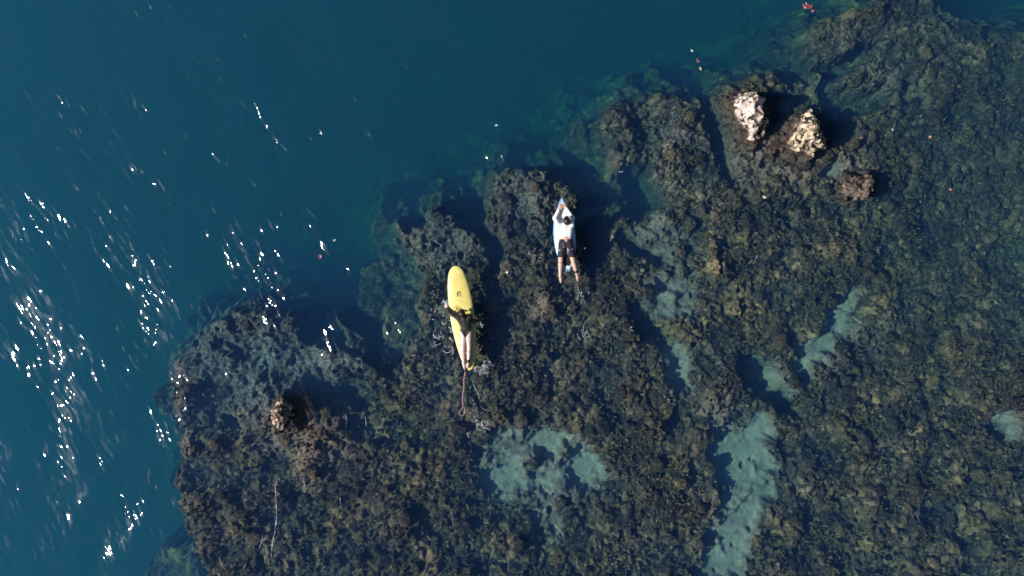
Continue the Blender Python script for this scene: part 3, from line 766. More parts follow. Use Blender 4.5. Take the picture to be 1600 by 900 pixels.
# ------------------------------------------------------------------ surfboards
def board_mesh(nose, tail, halfw, thick, zc, rocker, name):
    """nose, tail: photo pixels; halfw(t): half width in metres; returns mesh in world coordinates and a frame function"""
    A, B = W(*nose, zc), W(*tail, zc); ax = (B - A); Ln = ax.length; ax.normalize(); sd_ = Vector((ax.y, -ax.x, 0))   # sd_: towards picture left when nose is up
    ns, nr = 56, 20
    V = []; 
    def frame(t, u, top=True):
        w = halfw(t); rk = rocker(t)
        e = max(0.0, 1 - abs(u) ** 2.6)
        th = thick(t)
        return A + ax * (Ln * t) + sd_ * (w * u) + Vector((0, 0, rk + (th * 0.55 * e ** 0.6 if top else -th * 0.45 * e ** 0.5)))
    for i in range(ns):
        t = 0.5 - 0.5 * math.cos(math.pi * (i + 0.12) / (ns - 1 + 0.24))
        for j in range(nr):
            an = 2 * math.pi * j / nr; u = math.cos(an)
            V.append(frame(t, u, math.sin(an) >= 0))
    Q = []
    for i in range(ns - 1):
        for j in range(nr):
            a = i * nr + j; b = i * nr + (j + 1) % nr
            Q.append((a, b, b + nr, a + nr))
    me = bpy.data.meshes.new(name)
    me.from_pydata([tuple(v) for v in V], [], Q + [tuple(range(nr))[::-1], tuple(range((ns - 1) * nr, ns * nr))])
    bm = bmesh.new(); bm.from_mesh(me); bmesh.ops.recalc_face_normals(bm, faces=bm.faces); bm.to_mesh(me); bm.free()
    me.polygons.foreach_set('use_smooth', np.ones(len(me.polygons), bool))
    return me, frame

def interp(stops):
    xs = [a for a, b in stops]; ys = [b for a, b in stops]
    def f(t):
        # smooth monotone-ish interpolation
        i = max(0, min(len(xs) - 2, int(np.searchsorted(xs, t)) - 1)); u = (t - xs[i]) / (xs[i + 1] - xs[i]); u = min(max(u, 0), 1)
        m0 = (ys[min(i + 1, len(ys) - 1)] - ys[max(i - 1, 0)]) / (xs[min(i + 1, len(xs) - 1)] - xs[max(i - 1, 0)]); m1 = (ys[min(i + 2, len(ys) - 1)] - ys[i]) / (xs[min(i + 2, len(xs) - 1)] - xs[i])
        h = xs[i + 1] - xs[i]
        return (2*u**3-3*u*u+1)*ys[i] + (u**3-2*u*u+u)*h*m0 + (-2*u**3+3*u*u)*ys[i+1] + (u**3-u*u)*h*m1
    return f

def deck_patch(frame, outline, lift, name, thick=0.004):
    """a thin plate laid on the deck: outline of (t, u)"""
    bm = bmesh.new()
    top = [bm.verts.new(frame(t, u) + Vector((0, 0, lift + thick))) for t, u in outline]; bot = [bm.verts.new(frame(t, u) + Vector((0, 0, lift))) for t, u in outline]
    n = len(outline)
    bm.faces.new(top); bm.faces.new(bot[::-1])
    for i in range(n): bm.faces.new((top[i], bot[i], bot[(i + 1) % n], top[(i + 1) % n]))
    bmesh.ops.recalc_face_normals(bm, faces=bm.faces)
    bmesh.ops.triangulate(bm, faces=[f for f in bm.faces if len(f.verts) > 4])
    me = bpy.data.meshes.new(name); bm.to_mesh(me); bm.free()
    return me

def tube_mesh(name, pts, rad, nr=8, flat=1.0, closed=False):
    pts = [Vector(p) for p in pts]; V = []; n = len(pts)
    for i, p in enumerate(pts):
        a = pts[(i - 1) % n] if closed or i else p; b = pts[(i + 1) % n] if closed or i < n - 1 else p
        d = (b - a).normalized() if (b - a).length > 1e-9 else Vector((1, 0, 0)); s = d.cross(Vector((0, 0, 1)))
        s = s.normalized() if s.length > 1e-6 else Vector((1, 0, 0)); u = s.cross(d)
        r = rad[i] if hasattr(rad, '__len__') else rad
        for j in range(nr):
            an = 2 * math.pi * j / nr; V.append(p + s * (r * math.cos(an)) + u * (r * flat * math.sin(an)))
    Q = []
    for i in range(n if closed else n - 1):
        for j in range(nr):
            a = i * nr; b = ((i + 1) % n) * nr; k = (j + 1) % nr
            Q.append((a + j, a + k, b + k, b + j))
    if not closed: Q += [tuple(range(nr)), tuple(range((n - 1) * nr, n * nr))[::-1]]
    me = bpy.data.meshes.new(name); me.from_pydata([tuple(v) for v in V], [], Q)
    bm = bmesh.new(); bm.from_mesh(me); bmesh.ops.recalc_face_normals(bm, faces=bm.faces); bm.to_mesh(me); bm.free()
    me.polygons.foreach_set('use_smooth', np.ones(len(me.polygons), bool))
    return me

def curve(pts, n=40):
    """Catmull-Rom through points"""
    pts = [Vector(p) for p in pts]; P = [pts[0] * 2 - pts[1]] + pts + [pts[-1] * 2 - pts[-2]]; out = []
    for i in range(n):
        t = i / (n - 1) * (len(pts) - 1); k = min(int(t), len(pts) - 2); u = t - k
        a, b, c, d = P[k:k + 4]
        out.append(0.5 * ((2 * b) + (c - a) * u + (2 * a - 5 * b + 4 * c - d) * u * u + (3 * b - a - 3 * c + d) * u ** 3))
    return out

# the yellow longboard
ZD = 0.03
hw = interp([(0.0, 0.05), (0.015, 0.115), (0.05, 0.19), (0.12, 0.252), (0.25, 0.305), (0.42, 0.328), (0.58, 0.318), (0.75, 0.265), (0.88, 0.195), (0.96, 0.13), (0.99, 0.085), (1.0, 0.05)])
me, fy_ = board_mesh((711.5, 416), (734, 578), hw, lambda t: 0.115 * min(1, 0.35 + 6 * t, 0.3 + 5 * (1 - t)), ZD, lambda t: 0.12 * max(0, 0.3 - t) ** 1.6 * 4 + 0.03 * max(0, t - 0.8), 'surfboard')
def foam_top(name, col, edge):
    m, nt, b = material(name)
    tc = N(nt, 'ShaderNodeTexCoord'); no = N(nt, 'ShaderNodeTexNoise', i_Scale=5.0, i_Detail=4.0); nt.links.new(tc.outputs['Object'], no.inputs['Vector'])
    nt.links.new(ramp(nt, no.outputs[0], [(0.3, tuple(c * 0.88 for c in col)), (0.7, col)]), b.inputs['Base Color'])
    wx_ = N(nt, 'ShaderNodeTexNoise', i_Scale=13.0, i_Detail=5.0, i_Roughness=0.7); nt.links.new(tc.outputs['Object'], wx_.inputs['Vector'])
    base_ = b.inputs['Base Color'].links[0].from_socket
    nt.links.new(mix(nt, ramp(nt, wx_.outputs[0], [(0.52, (0, 0, 0)), (0.66, (0.4, 0.4, 0.4))]), base_, (0.80, 0.77, 0.62)), b.inputs['Base Color'])
    nt.links.new(ramp(nt, wx_.outputs[0], [(0.35, (edge * 0.6,) * 3), (0.65, (edge * 1.8,) * 3)]), b.inputs['Roughness']); b.inputs['Specular IOR Level'].default_value = 0.5
    return m
YEL = foam_top('yellow_foam_deck', (0.77, 0.655, 0.19), 0.35)
yb = link('surfboard', me, YEL); rebase(yb, W(723, 497, 0.0)); tag(yb, 'long yellow surfboard with rounded nose and small dark emblem on its deck', 'surfboard')
INK = simple_mat('dark_print', (0.03, 0.03, 0.02), 0.5)
def yl(px, py):  # deck coordinates (t, u) of a photo pixel on the yellow board
    A, B = Vector((711.5, 416)), Vector((734, 578)); d = (B - A); L_ = d.length; d.normalize(); p = Vector((px, py)) - A
    t = p.dot(d) / L_; v = p.x * -d.y + p.y * d.x
    return t, v / PPM / max(hw(t), 1e-3)
def deckmark(poly, name='emblem'):
    m_ = deck_patch(fy_, [yl(*p) for p in poly], 0.0015, name, 0.003)
    m_.transform(__import__('mathutils').Matrix.Translation(-yb.location)); return link(name, m_, INK, yb)
def arcpoly(cx, cyy, r0, r1, a0, a1, n=10):
    A = [(cx + r1 * math.cos(R(a0 + (a1 - a0) * i / n)), cyy + r1 * math.sin(R(a0 + (a1 - a0) * i / n))) for i in range(n + 1)]
    B = [(cx + (r0 + (r1 - r0) * 0.9 * abs(2 * i / n - 1) ** 3) * math.cos(R(a0 + (a1 - a0) * i / n)), cyy + (r0 + (r1 - r0) * 0.9 * abs(2 * i / n - 1) ** 3) * math.sin(R(a0 + (a1 - a0) * i / n))) for i in range(n + 1)]
    return A + B[::-1]
deckmark(arcpoly(716.8, 458.5, 1.7, 3.4, 185, 380)); deckmark(arcpoly(716.0, 459.6, 0.2, 2.0, 20, 300)); deckmark(arcpoly(718.3, 459.4, 0.5, 1.5, -60, 140))
for i, (x0, w_) in enumerate(((712.2, 1.2), (713.9, 0.9), (715.3, 1.3), (717.1, 0.9), (718.5, 1.0), (720.0, 1.4), (721.8, 1.0))):
    y0 = 462.3 - 0.06 * i; deckmark([(x0, y0), (x0 + w_, y0 - 0.1), (x0 + w_, y0 + 0.75), (x0, y0 + 0.85)], 'lettering')
for x0, y0, w_ in ((713.5, 469.0, 2.2), (716.5, 468.9, 1.6), (719.0, 469.2, 2.4), (721.5, 471.8, 1.6)):
    deckmark([(x0, y0), (x0 + w_, y0 - 0.1), (x0 + w_, y0 + 0.35), (x0, y0 + 0.4)], 'lettering')
for x0, y0 in ((737.0, 550.5), (737.8, 555.5), (736.6, 560.5)): deckmark([(x0 + 0.75 * math.cos(a * 0.785), y0 + 0.75 * math.sin(a * 0.785)) for a in range(8)], 'screw_cap')
m_ = deck_patch(fy_, [yl(727.0 + 1.3 * math.cos(a * 0.52), 575.0 + 1.3 * math.sin(a * 0.52)) for a in range(12)], 0.002, 'leash_plug', 0.006); m_.transform(__import__('mathutils').Matrix.Translation(-yb.location)); link('leash_plug', m_, BLACK, yb)

# the white and blue shortboard
hw2 = interp([(0.0, 0.006), (0.06, 0.075), (0.15, 0.15), (0.3, 0.256), (0.48, 0.298), (0.65, 0.285), (0.8, 0.228), (0.92, 0.14), (0.98, 0.085), (1.0, 0.05)])
me, fw_ = board_mesh((877.5, 309), (886.5, 424.5), hw2, lambda t: 0.085 * min(1, 0.3 + 5 * t, 0.3 + 5 * (1 - t)), 0.02, lambda t: 0.14 * max(0, 0.35 - t) ** 1.8 * 4, 'surfboard')
WHITE_D = foam_top('white_deck', (0.78, 0.80, 0.82), 0.4); BLUE_R = simple_mat('blue_rail', (0.15, 0.40, 0.74), 0.35, 0.5, 0.2, 6)
wb = link('surfboard', me, BLUE_R); rebase(wb, W(882, 367, 0.0)); tag(wb, 'short white surfboard with blue rails and a black tail pad', 'surfboard')
def on_white(name, outline, mat, lift=0.002, th=0.004):
    m_ = deck_patch(fw_, outline, lift, name, th); m_.transform(__import__('mathutils').Matrix.Translation(-wb.location)); return link(name, m_, mat, wb)
# the white deck is laid on as strips so that it follows the rocker
def deck_sheet(frame, t0, t1, u, lift, name, n=30, nu=8):
    V = []; Q = []
    for i in range(n + 1):
        t = t0 + (t1 - t0) * i / n; uu = u * math.sin(math.pi * min(1, max(0.04, (i / n) * 4))/2) if i < n / 4 else u * (1 if i < n * 0.9 else max(0.3, 1 - (i / n - 0.9) * 6))
        for j in range(nu + 1): V.append(tuple(frame(t, uu * (2 * j / nu - 1)) + Vector((0, 0, lift))))
    for i in range(n):
        for j in range(nu):
            a = i * (nu + 1) + j; Q.append((a, a + 1, a + nu + 2, a + nu + 1))
    me = mesh_from(name, np.array(V), np.array(Q)); return me
m_ = deck_sheet(fw_, 0.03, 0.985, 0.86, 0.003, 'deck'); m_.transform(__import__('mathutils').Matrix.Translation(-wb.location)); link('deck', m_, WHITE_D, wb)
def wl(px, py):
    A, B = Vector((877.5, 309)), Vector((886.5, 424.5)); d = (B - A); L_ = d.length; d.normalize(); p = Vector((px, py)) - A
    t = p.dot(d) / L_; v = p.x * -d.y + p.y * d.x
    return t, v / PPM / max(hw2(t), 1e-3)
on_white('tail_pad', [wl(*p) for p in ((880.5,400),(883,398.5),(888.5,398.5),(891.5,400.5),(892.3,408),(890,414.5),(887.5,416),(885.6,414.3),(883.6,416),(881.2,414.5),(879.6,408))], BLACK, 0.005, 0.012)
on_white('leash_plug', [wl(885.8 + 0.8 * math.cos(a * 0.785), 421 + 0.8 * math.sin(a * 0.785)) for a in range(8)], BLACK, 0.004, 0.006)

# ------------------------------------------------------------------ woman in a black swimsuit on the yellow board
Zw = 0.095
def J(x, y, z): return W(x, y, z)
HL, HR = J(724.2, 519.5, Zw + .10), J(732.4, 518.5, Zw + .10)
WL, WR = J(725.2, 511, Zw + .10), J(730.4, 510.3, Zw + .10)
RL, RR = J(720.8, 501.5, Zw + .13), J(730.2, 500.3, Zw + .13)
SL, SR = J(716.3, 497.3, Zw + .17), J(733.0, 495.2, Zw + .17)
NK, HD = J(723.6, 495.2, Zw + .20), J(721.6, 489.0, Zw + .28)
fdir = Vector((-0.14, 0.86, -0.30)); updir = Vector((-0.05, 0.3, 0.95))
torso = [(HL, WL, .088, .074), (HR, WR, .088, .074), (WL, RL, .074, .082), (WR, RR, .074, .082), ((HL + HR) / 2, (RL + RR) / 2, .085, .09), (RL, SL, .075, .052), (RR, SR, .075, .052), (SL, SR, .052, .052), (J(724.5, 500, Zw + .14), NK, .08, .05)]
EL, EWL = J(704.0, 490.8, Zw + .07), J(698.6, 480.5, 0.07)
ER, EWR = J(738.6, 501.0, Zw + .06), J(745.4, 505.3, 0.055)
arms = [(SL, EL, .050, .037), (EL, EWL, .038, .026), (SR, ER, .050, .037), (ER, EWR, .038, .026)]
KL, KR = J(723.2, 544.5, Zw + .055), J(732.9, 543.5, Zw + .055)
AL, AR = J(724.2, 568.0, Zw + .05), J(731.6, 566.5, Zw + .05)
legs = [(HL, KL, .088, .055), (HR, KR, .088, .055), (KL, J(723.6, 552, Zw + .07), .052, .056), (J(723.6, 552, Zw + .07), AL, .056, .034), (KR, J(732.6, 551, Zw + .07), .052, .056), (J(732.6, 551, Zw + .07), AR, .056, .034),
        (AL, J(725.4, 573.2, Zw + .035), .034, .030), (J(725.4, 573.2, Zw + .035), J(726.0, 576.5, Zw + .015), .030, .018), (AR, J(730.6, 571.8, Zw + .035), .034, .030), (J(730.6, 571.8, Zw + .035), J(730.2, 575.0, Zw + .015), .030, .018)]
hl = hand(EWL, (J(696.2, 474, -0.02) - EWL), (-0.2, 0.25, 1), -1, 0.35, 0.95); hr = hand(EWR, (J(750.5, 508, -0.03) - EWR), (0.2, -0.1, 1), 1, 0.35, 0.95)
neck = [(NK, HD - fdir * 0.02 - updir * 0.04, .052, .050)]
body = torso + arms + legs + neck + head_prims(HD, fdir, updir, 0.98) + hl + hr
woman = person('person', 'person in a black long sleeved swimsuit paddling face down on the yellow surfboard', W(727, 520, Zw), None, None)
add_part(woman, 'body', skin_mesh('body', body), SKIN_F)
def half(ax_, ay_, bx, by):
    """positive on the far (leg) side of the photo-pixel line a-b, in metres"""
    a, b = W(ax_, ay_, Zw), W(bx, by, Zw); e = (b - a).normalized(); nx_, ny_ = -e.y, e.x
    return lambda X, Y: (X - a.x) * nx_ + (Y - a.y) * ny_
l1 = half(727.6, 527.5, 717.5, 513.0); l2 = half(738.5, 511.5, 727.6, 527.5)
wl_, wr_ = EWL, EWR
def suit_cut(X, Y, Zz):
    f = np.maximum(l1(X, Y), l2(X, Y))
    return f
def widen(P, d): return [(p[0], p[1], p[2] + d, p[3] + d) for p in P]
SUIT = cloth_material('black_swimsuit', (0.007, 0.006, 0.009), (0.018, 0.012, 0.018), 10.0, 0.7)
suit_arms = [(SL, EL, .050, .037), (EL, EL.lerp(EWL, 0.9), .038, .027), (SR, ER, .050, .037), (ER, ER.lerp(EWR, 0.9), .038, .027)]
add_part(woman, 'swimsuit', skin_mesh('swimsuit', widen(torso + suit_arms + [(HL, HL.lerp(KL, 0.25), .088, .08), (HR, HR.lerp(KR, 0.25), .088, .08)], 0.007), 0.008, 0.03, suit_cut), SUIT)
hairP = [(HD - fdir * 0.035 + updir * 0.035, HD + fdir * 0.025 + updir * 0.045, .088, .074), (HD - fdir * 0.05 - updir * 0.02, HD - fdir * 0.03 + updir * 0.02, .078, .085), (HD - fdir * 0.06 - updir * 0.03, J(725.5, 496.5, Zw + .25), .06, .035)]
hair = add_part(woman, 'hair', skin_mesh('hair', hairP, 0.007, 0.03), HAIR)
for pts in (((717.5, 489.5, .26), (713, 487.5, .20), (710.5, 484, .14), (709.0, 479.0, .128)), ((716.8, 488.5, .26), (714.3, 485.0, .18), (713.3, 481.5, .14), (710.8, 478.8, .13))):
    me = tube_mesh('lock', curve([J(x, y, z + 0.02) for x, y, z in pts], 18), [0.016 * (1 - 0.75 * i / 17) for i in range(18)])
    me.transform(__import__('mathutils').Matrix.Translation(-woman.location)); link('lock', me, HAIR, hair)
face_parts(woman, HD, fdir, updir, 0.98, HAIR, EYE)
d_ = (AR - KR).normalized()
add_part(woman, 'ankle_cuff', skin_mesh('ankle_cuff', [(AR - d_ * 0.055, AR - d_ * 0.015, .050, .046)], 0.006, 0.02), BLACK)

# ------------------------------------------------------------------ man in a white rash vest on the white board
Zm = 0.07
mHL, mHR = J(879.3, 381.5, Zm + .11), J(889.0, 381.0, Zm + .11)
mWL, mWR = J(880.2, 371.5, Zm + .11), J(888.0, 371.2, Zm + .11)
mRL, mRR = J(877.0, 359.5, Zm + .14), J(888.6, 359.0, Zm + .14)
mSL, mSR = J(872.3, 352.2, Zm + .17), J(893.0, 351.6, Zm + .17)
mNK, mHD = J(884.0, 350.5, Zm + .20), J(885.4, 344.6, Zm + .27)
mf = Vector((-0.05, 0.88, -0.38)); mu = Vector((0.0, 0.38, 0.92))
mtorso = [(mHL, mWL, .095, .088), (mHR, mWR, .095, .088), (mWL, mRL, .088, .10), (mWR, mRR, .088, .10), ((mHL + mHR) / 2, (mRL + mRR) / 2, .09, .105), (mRL, mSL, .092, .062), (mRR, mSR, .092, .062), (mSL, mSR, .062, .062), (J(883, 358, Zm + .15), mNK, .095, .058)]
mEL, mWrL = J(866.8, 341.0, Zm + .09), J(873.0, 327.5, Zm + .10)
mER, mWrR = J(894.6, 340.5, Zm + .10), J(884.6, 325.0, Zm + .12)
marms = [(mSL, mEL, .058, .044), (mEL, mWrL, .044, .030), (mSR, mER, .058, .044), (mER, mWrR, .044, .030)]
mKL, mKR = J(876.0, 405.5, Zm + .065), J(895.0, 405.5, Zm + .065)
mAL, mAR = J(875.3, 431.0, Zm + .03), J(900.8, 427.5, Zm + .03)
mlegs = [(mHL, mKL, .098, .062), (mHR, mKR, .098, .062), (mKL, J(875.6, 413.5, Zm + .075), .058, .060), (J(875.6, 413.5, Zm + .075), mAL, .060, .038), (mKR, J(896.8, 413, Zm + .075), .058, .060), (J(896.8, 413, Zm + .075), mAR, .060, .038),
         (mAL, J(876.0, 437.0, .055), .038, .034), (J(876.0, 437.0, .055), J(876.4, 441.5, .03), .034, .020), (mAR, J(902.2, 433.5, .055), .038, .034), (J(902.2, 433.5, .055), J(902.9, 438.5, .03), .034, .020)]
mhl = hand(mWrL, (J(878.2, 318, Zm + .09) - mWrL), (-0.3, 0.1, 1), 1, 0.3, 1.05); mhr = hand(mWrR, (J(879.3, 315.5, Zm + .12) - mWrR), (0.3, 0.1, 1), -1, 0.3, 1.05)
mneck = [(mNK, mHD - mf * 0.02 - mu * 0.045, .060, .056)]
man = person('person', 'person in white long sleeved top and dark shorts lying on the white surfboard', W(884, 380, Zm), None, None)
add_part(man, 'body', skin_mesh('body', mtorso + marms + mlegs + mneck + head_prims(mHD, mf, mu, 1.04) + mhl + mhr), SKIN_M)
VEST = cloth_material('white_rash_vest', (0.74, 0.75, 0.78), (0.80, 0.80, 0.82), 6.0, 0.7)
wy0 = W(884, 370.3, Zm + .15).y
add_part(man, 'rash_vest', skin_mesh('rash_vest', widen(mtorso + [(mSL, mEL, .058, .044), (mEL, mEL.lerp(mWrL, 0.95), .044, .032), (mSR, mER, .058, .044), (mER, mER.lerp(mWrR, 0.95), .044, .032)], 0.011), 0.008, 0.03, lambda X, Y, Zz: wy0 - Y + 0.012 * np.sin(X * 40)), VEST)
SHORTS = cloth_material('dark_patterned_shorts', (0.012, 0.011, 0.018), (0.30, 0.25, 0.34), 9.0, 0.8)
[e for e in SHORTS.node_tree.nodes if e.type == 'VALTORGB'][0].color_ramp.elements[0].position = 0.60
[e for e in SHORTS.node_tree.nodes if e.type == 'VALTORGB'][0].color_ramp.elements[1].position = 0.66
ys0, ys1 = W(884, 374.0, Zm + .12).y, W(884, 402.0, Zm + .1).y
add_part(man, 'shorts', skin_mesh('shorts', widen([(mHL, mWL, .095, .088), (mHR, mWR, .095, .088), (mHL, mHR, .09, .09)], 0.014) + [(mHL, mKL, .112, .098), (mHR, mKR, .112, .098)], 0.008, 0.02, lambda X, Y, Zz: np.maximum(Y - ys0, ys1 - Y)), SHORTS)
add_part(man, 'hair', skin_mesh('hair', [(mHD - mf * 0.035 + mu * 0.035, mHD + mf * 0.03 + mu * 0.045, .092, .076), (mHD - mf * 0.05 - mu * 0.02, mHD - mf * 0.03 + mu * 0.02, .078, .088)], 0.007, 0.03), HAIR)
face_parts(man, mHD, mf, mu, 1.04, HAIR, EYE)
d_ = (mAR - mKR).normalized()
add_part(man, 'ankle_cuff', skin_mesh('ankle_cuff', [(mAR - d_ * 0.07, mAR - d_ * 0.03, .052, .049)], 0.006, 0.02), BLACK)

# ------------------------------------------------------------------ leashes
def cord_material(name, c1, c2, sc):
    m, nt, b = material(name)
    tc = N(nt, 'ShaderNodeTexCoord'); wv = N(nt, 'ShaderNodeTexWave', i_Scale=sc, i_Distortion=1.0); wv.bands_direction = 'Y'; nt.links.new(tc.outputs['Object'], wv.inputs['Vector'])
    nt.links.new(ramp(nt, wv.outputs[0], [(0.3, c1), (0.7, c2)]), b.inputs['Base Color']); b.inputs['Roughness'].default_value = 0.45
    return m
ROPE = cord_material('pink_brown_cord', (0.20, 0.085, 0.11), (0.42, 0.22, 0.27), 9.0)
pts = [W(727.2, 574.8, 0.085), W(727.2, 579, 0.06), W(726.4, 586, 0.03), W(725.0, 595, 0.025), W(725.2, 605, 0.025), W(723.6, 615, 0.025), W(723.0, 625, 0.025), W(723.9, 634, 0.025)]
cv = curve(pts, 70)
out = [p + Vector((0.011 * math.sin(i * 1.3), 0, 0.006 * math.cos(i * 1.3))) for i, p in enumerate(cv)]
loop = curve([W(723.9, 634, .025), W(726.3, 640, .025), W(725.6, 646, .025), W(721.8, 649.5, .025), W(718.2, 648, .025), W(718.0, 643.5, .025), W(721.0, 639.0, .03), W(723.6, 635, .035)], 40)
o = link('leash', tube_mesh('leash', out, 0.020, 8), ROPE); rebase(o, W(726, 580, 0.0)); tag(o, 'twisted pinkish cord trailing behind the yellow surfboard and ending in a loop', 'leash')
lp = tube_mesh('loop', loop, 0.013, 8); lp.transform(__import__('mathutils').Matrix.Translation(-o.location)); link('loop', lp, ROPE, o)
sw = skin_mesh('swivel', [(W(727.2, 575.8, 0.095), W(727.0, 580.5, 0.065), .026, .022)], 0.006, 0.02); sw.transform(__import__('mathutils').Matrix.Translation(-o.location)); link('swivel', sw, BLACK, o)
o = link('leash', tube_mesh('leash', curve([mAR + Vector((0.0, 0.05, 0.05)), W(896, 432, .03), W(890, 437, .02), W(886.5, 433, .03), W(885.8, 427, .05), W(885.8, 421.5, .07)], 40), 0.007, 6), BLACK); rebase(o, W(890, 432, 0)); tag(o, 'thin black cord from ankle to tail of the short white surfboard', 'leash')

# ------------------------------------------------------------------ foam and splash on the water, and sun glints modelled as white strands
def foam_glint_material():
    m, nt, b = material('sea_foam_and_glint')
    tc = N(nt, 'ShaderNodeNewGeometry'); no = N(nt, 'ShaderNodeTexNoise', i_Scale=38.0, i_Detail=3.0); nt.links.new(tc.outputs['Position'], no.inputs['Vector'])
    b.inputs['Base Color'].default_value = (0.72, 0.77, 0.82, 1); b.inputs['Roughness'].default_value = 0.6
    nt.links.new(ramp(nt, no.outputs[0], [(0.40, (0.10, 0.10, 0.10)), (0.62, (0.9, 0.9, 0.9))]), b.inputs['Alpha'])   # lacy bubbles
    return m
FOAM_GLINT = foam_glint_material()  # white for the real foam and for the painted sun glints
def foam(name, strands, label, seed=4, cat='foam'):  # also builds the white strands that stand in for sun glints
    rg = random.Random(seed); bm_all = []
    V = []; Q = []
    for pts, rad in strands:
        cv = curve([W(x, y, 0) for x, y in pts], max(8, len(pts) * 7))
        n = len(cv); rr = []
        for i, p in enumerate(cv):
            p.x += rg.uniform(-0.012, 0.012); p.y += rg.uniform(-0.012, 0.012)
            p.z = sea_height(p.x, p.y) + 0.006
            rr.append(0.62 * rad * PXM * max(0.12, math.sin(math.pi * (i + 0.5) / n)) * rg.choice((0.1, 0.5, 0.8, 1.1, 1.3)))
        me_ = tube_mesh('strand', cv, rr, 6, 0.45)
        off = len(V); V += [tuple(v.co) for v in me_.vertices]; Q += [tuple(off + i for i in f.vertices) for f in me_.polygons]
        bpy.data.meshes.remove(me_)
    c = Vector((sum(v[0] for v in V) / len(V), sum(v[1] for v in V) / len(V), 0))
    me_ = bpy.data.meshes.new(name); me_.from_pydata([tuple(Vector(v) - c) for v in V], [], Q)
    me_.polygons.foreach_set('use_smooth', np.ones(len(me_.polygons), bool))
    return tag(link(name, me_, FOAM_GLINT, None, c), label, cat, None, 'stuff')
PXM = 1 / PPM
def squiggles(cx, cyy, rx, ry, n, seed, size=5.0, rad=0.55):
    rg = random.Random(seed); out = []
    for _ in range(n):
        x = cx + rg.gauss(0, 0.5) * rx; y = cyy + rg.gauss(0, 0.5) * ry; a = rg.uniform(0, 6.28); turn = rg.uniform(-0.9, 0.9); pts = [(x, y)]; st = size * rg.uniform(0.15, 0.5)
        for _k in range(rg.randint(2, 5)):
            x += st * math.cos(a); y += st * math.sin(a); a += turn + rg.uniform(-0.5, 0.5); pts.append((x, y))
        out.append((pts, rad * rg.uniform(0.5, 1.3)))
    return out
def ring(cx, cyy, rx, ry, a0, a1, rad, n=9):
    return ([(cx + rx * math.cos(R(a0 + (a1 - a0) * i / (n - 1))), cyy + ry * math.sin(R(a0 + (a1 - a0) * i / (n - 1)))) for i in range(n)], rad)
foam('foam', squiggles(696, 474, 4, 5, 14, 1, 4, 0.9) + squiggles(690, 492, 16, 12, 16, 2, 6) + squiggles(682, 530, 12, 14, 14, 3, 6) + [ring(699, 545, 7, 6, -60, 200, 0.9), ring(704, 548, 4, 7, -80, 90, 0.8), ring(683, 534, 6, 5, 0, 190, 0.6)] + squiggles(703, 522, 5, 24, 14, 4, 5, 0.7),
     'white curls of foam left of the yellow surfboard')
foam('foam', squiggles(751, 508, 3, 3, 9, 5, 3, 0.7) + [ring(751, 509, 3.2, 3, 0, 300, 0.5)], 'small splash around the hand right of the yellow surfboard')
foam('foam', [ring(758, 579, 6.5, 5.5, 0, 350, 1.0, 14), ring(759, 579, 4.5, 3.5, 30, 300, 0.7)] + squiggles(756, 572, 16, 9, 14, 6, 7, 0.6) + squiggles(742, 576, 6, 5, 6, 7, 5, 0.6),
     'ring of white foam behind the tail of the yellow surfboard')
foam('foam', [([(738, 590), (741, 603), (746, 613), (750, 625)], 0.7), ([(752, 606), (757, 614), (760, 622)], 0.5), ([(748, 632), (757, 640), (768, 642)], 0.5)] + squiggles(755, 662, 15, 8, 16, 8, 7, 0.7) + [ring(751, 668, 6, 4, 0, 330, 0.6, 12), ([(730, 675), (733, 684)], 0.8)] + squiggles(742, 640, 14, 26, 10, 9, 5, 0.45),
     'broken trail of foam flecks beside the pinkish cord')
foam('foam', [([(899, 441), (903, 450), (907, 459), (912, 468), (915, 476)], 0.6), ([(902, 452), (908, 462)], 0.5)] + squiggles(908, 462, 6, 14, 8, 10, 4, 0.5), 'thin foam wake trailing from the foot near the white surfboard')
foam('foam', squiggles(838, 396, 22, 10, 9, 11, 3, 0.5) + squiggles(909, 388, 5, 8, 5, 12, 4, 0.45), 'scattered foam flecks either side of the white surfboard')
foam('foam', [([(909, 503), (912, 512), (910, 522), (914, 530), (916, 545)], 0.55)] + squiggles(915, 524, 8, 9, 12, 13, 6, 0.5), 'small tangle of modelled sun glints between the white surfboard and the sand pools')  # squiggle of sun glints, painted as white strands
foam('foam', [([(433, 742), (431, 760), (432, 780), (433, 800), (431, 825), (427, 845), (425, 868), (429, 885)], 0.85), ([(436, 745), (438, 752)], 0.7), ([(411, 835), (408, 850), (404, 862)], 0.5), ([(384, 880), (380, 892)], 0.7)], 'long thin white line of modelled sun glint below the small rock stump')  # line of sun glints on the ripples, put in as white strands
foam('foam', [([(473, 740), (475, 756), (474, 776)], 0.55), ([(497, 757), (503, 772)], 0.45), ([(531, 768), (532, 788), (535, 802)], 0.5), ([(571, 650), (573, 668)], 0.6), ([(541, 645), (542, 664)], 0.45)], 'short upright streaks of modelled sun glint right of the small rock stump')  # upright columns of sun glints, imitated with white strands
foam('foam', [([(865, 815), (870, 824), (877, 832), (884, 848)], 0.6), ([(868, 830), (872, 836)], 0.4), ([(901, 872), (903, 890)], 0.5)], 'streak of modelled sun glint below the sand pools near the bottom edge')  # sun glints drawn as white strands, no foam here

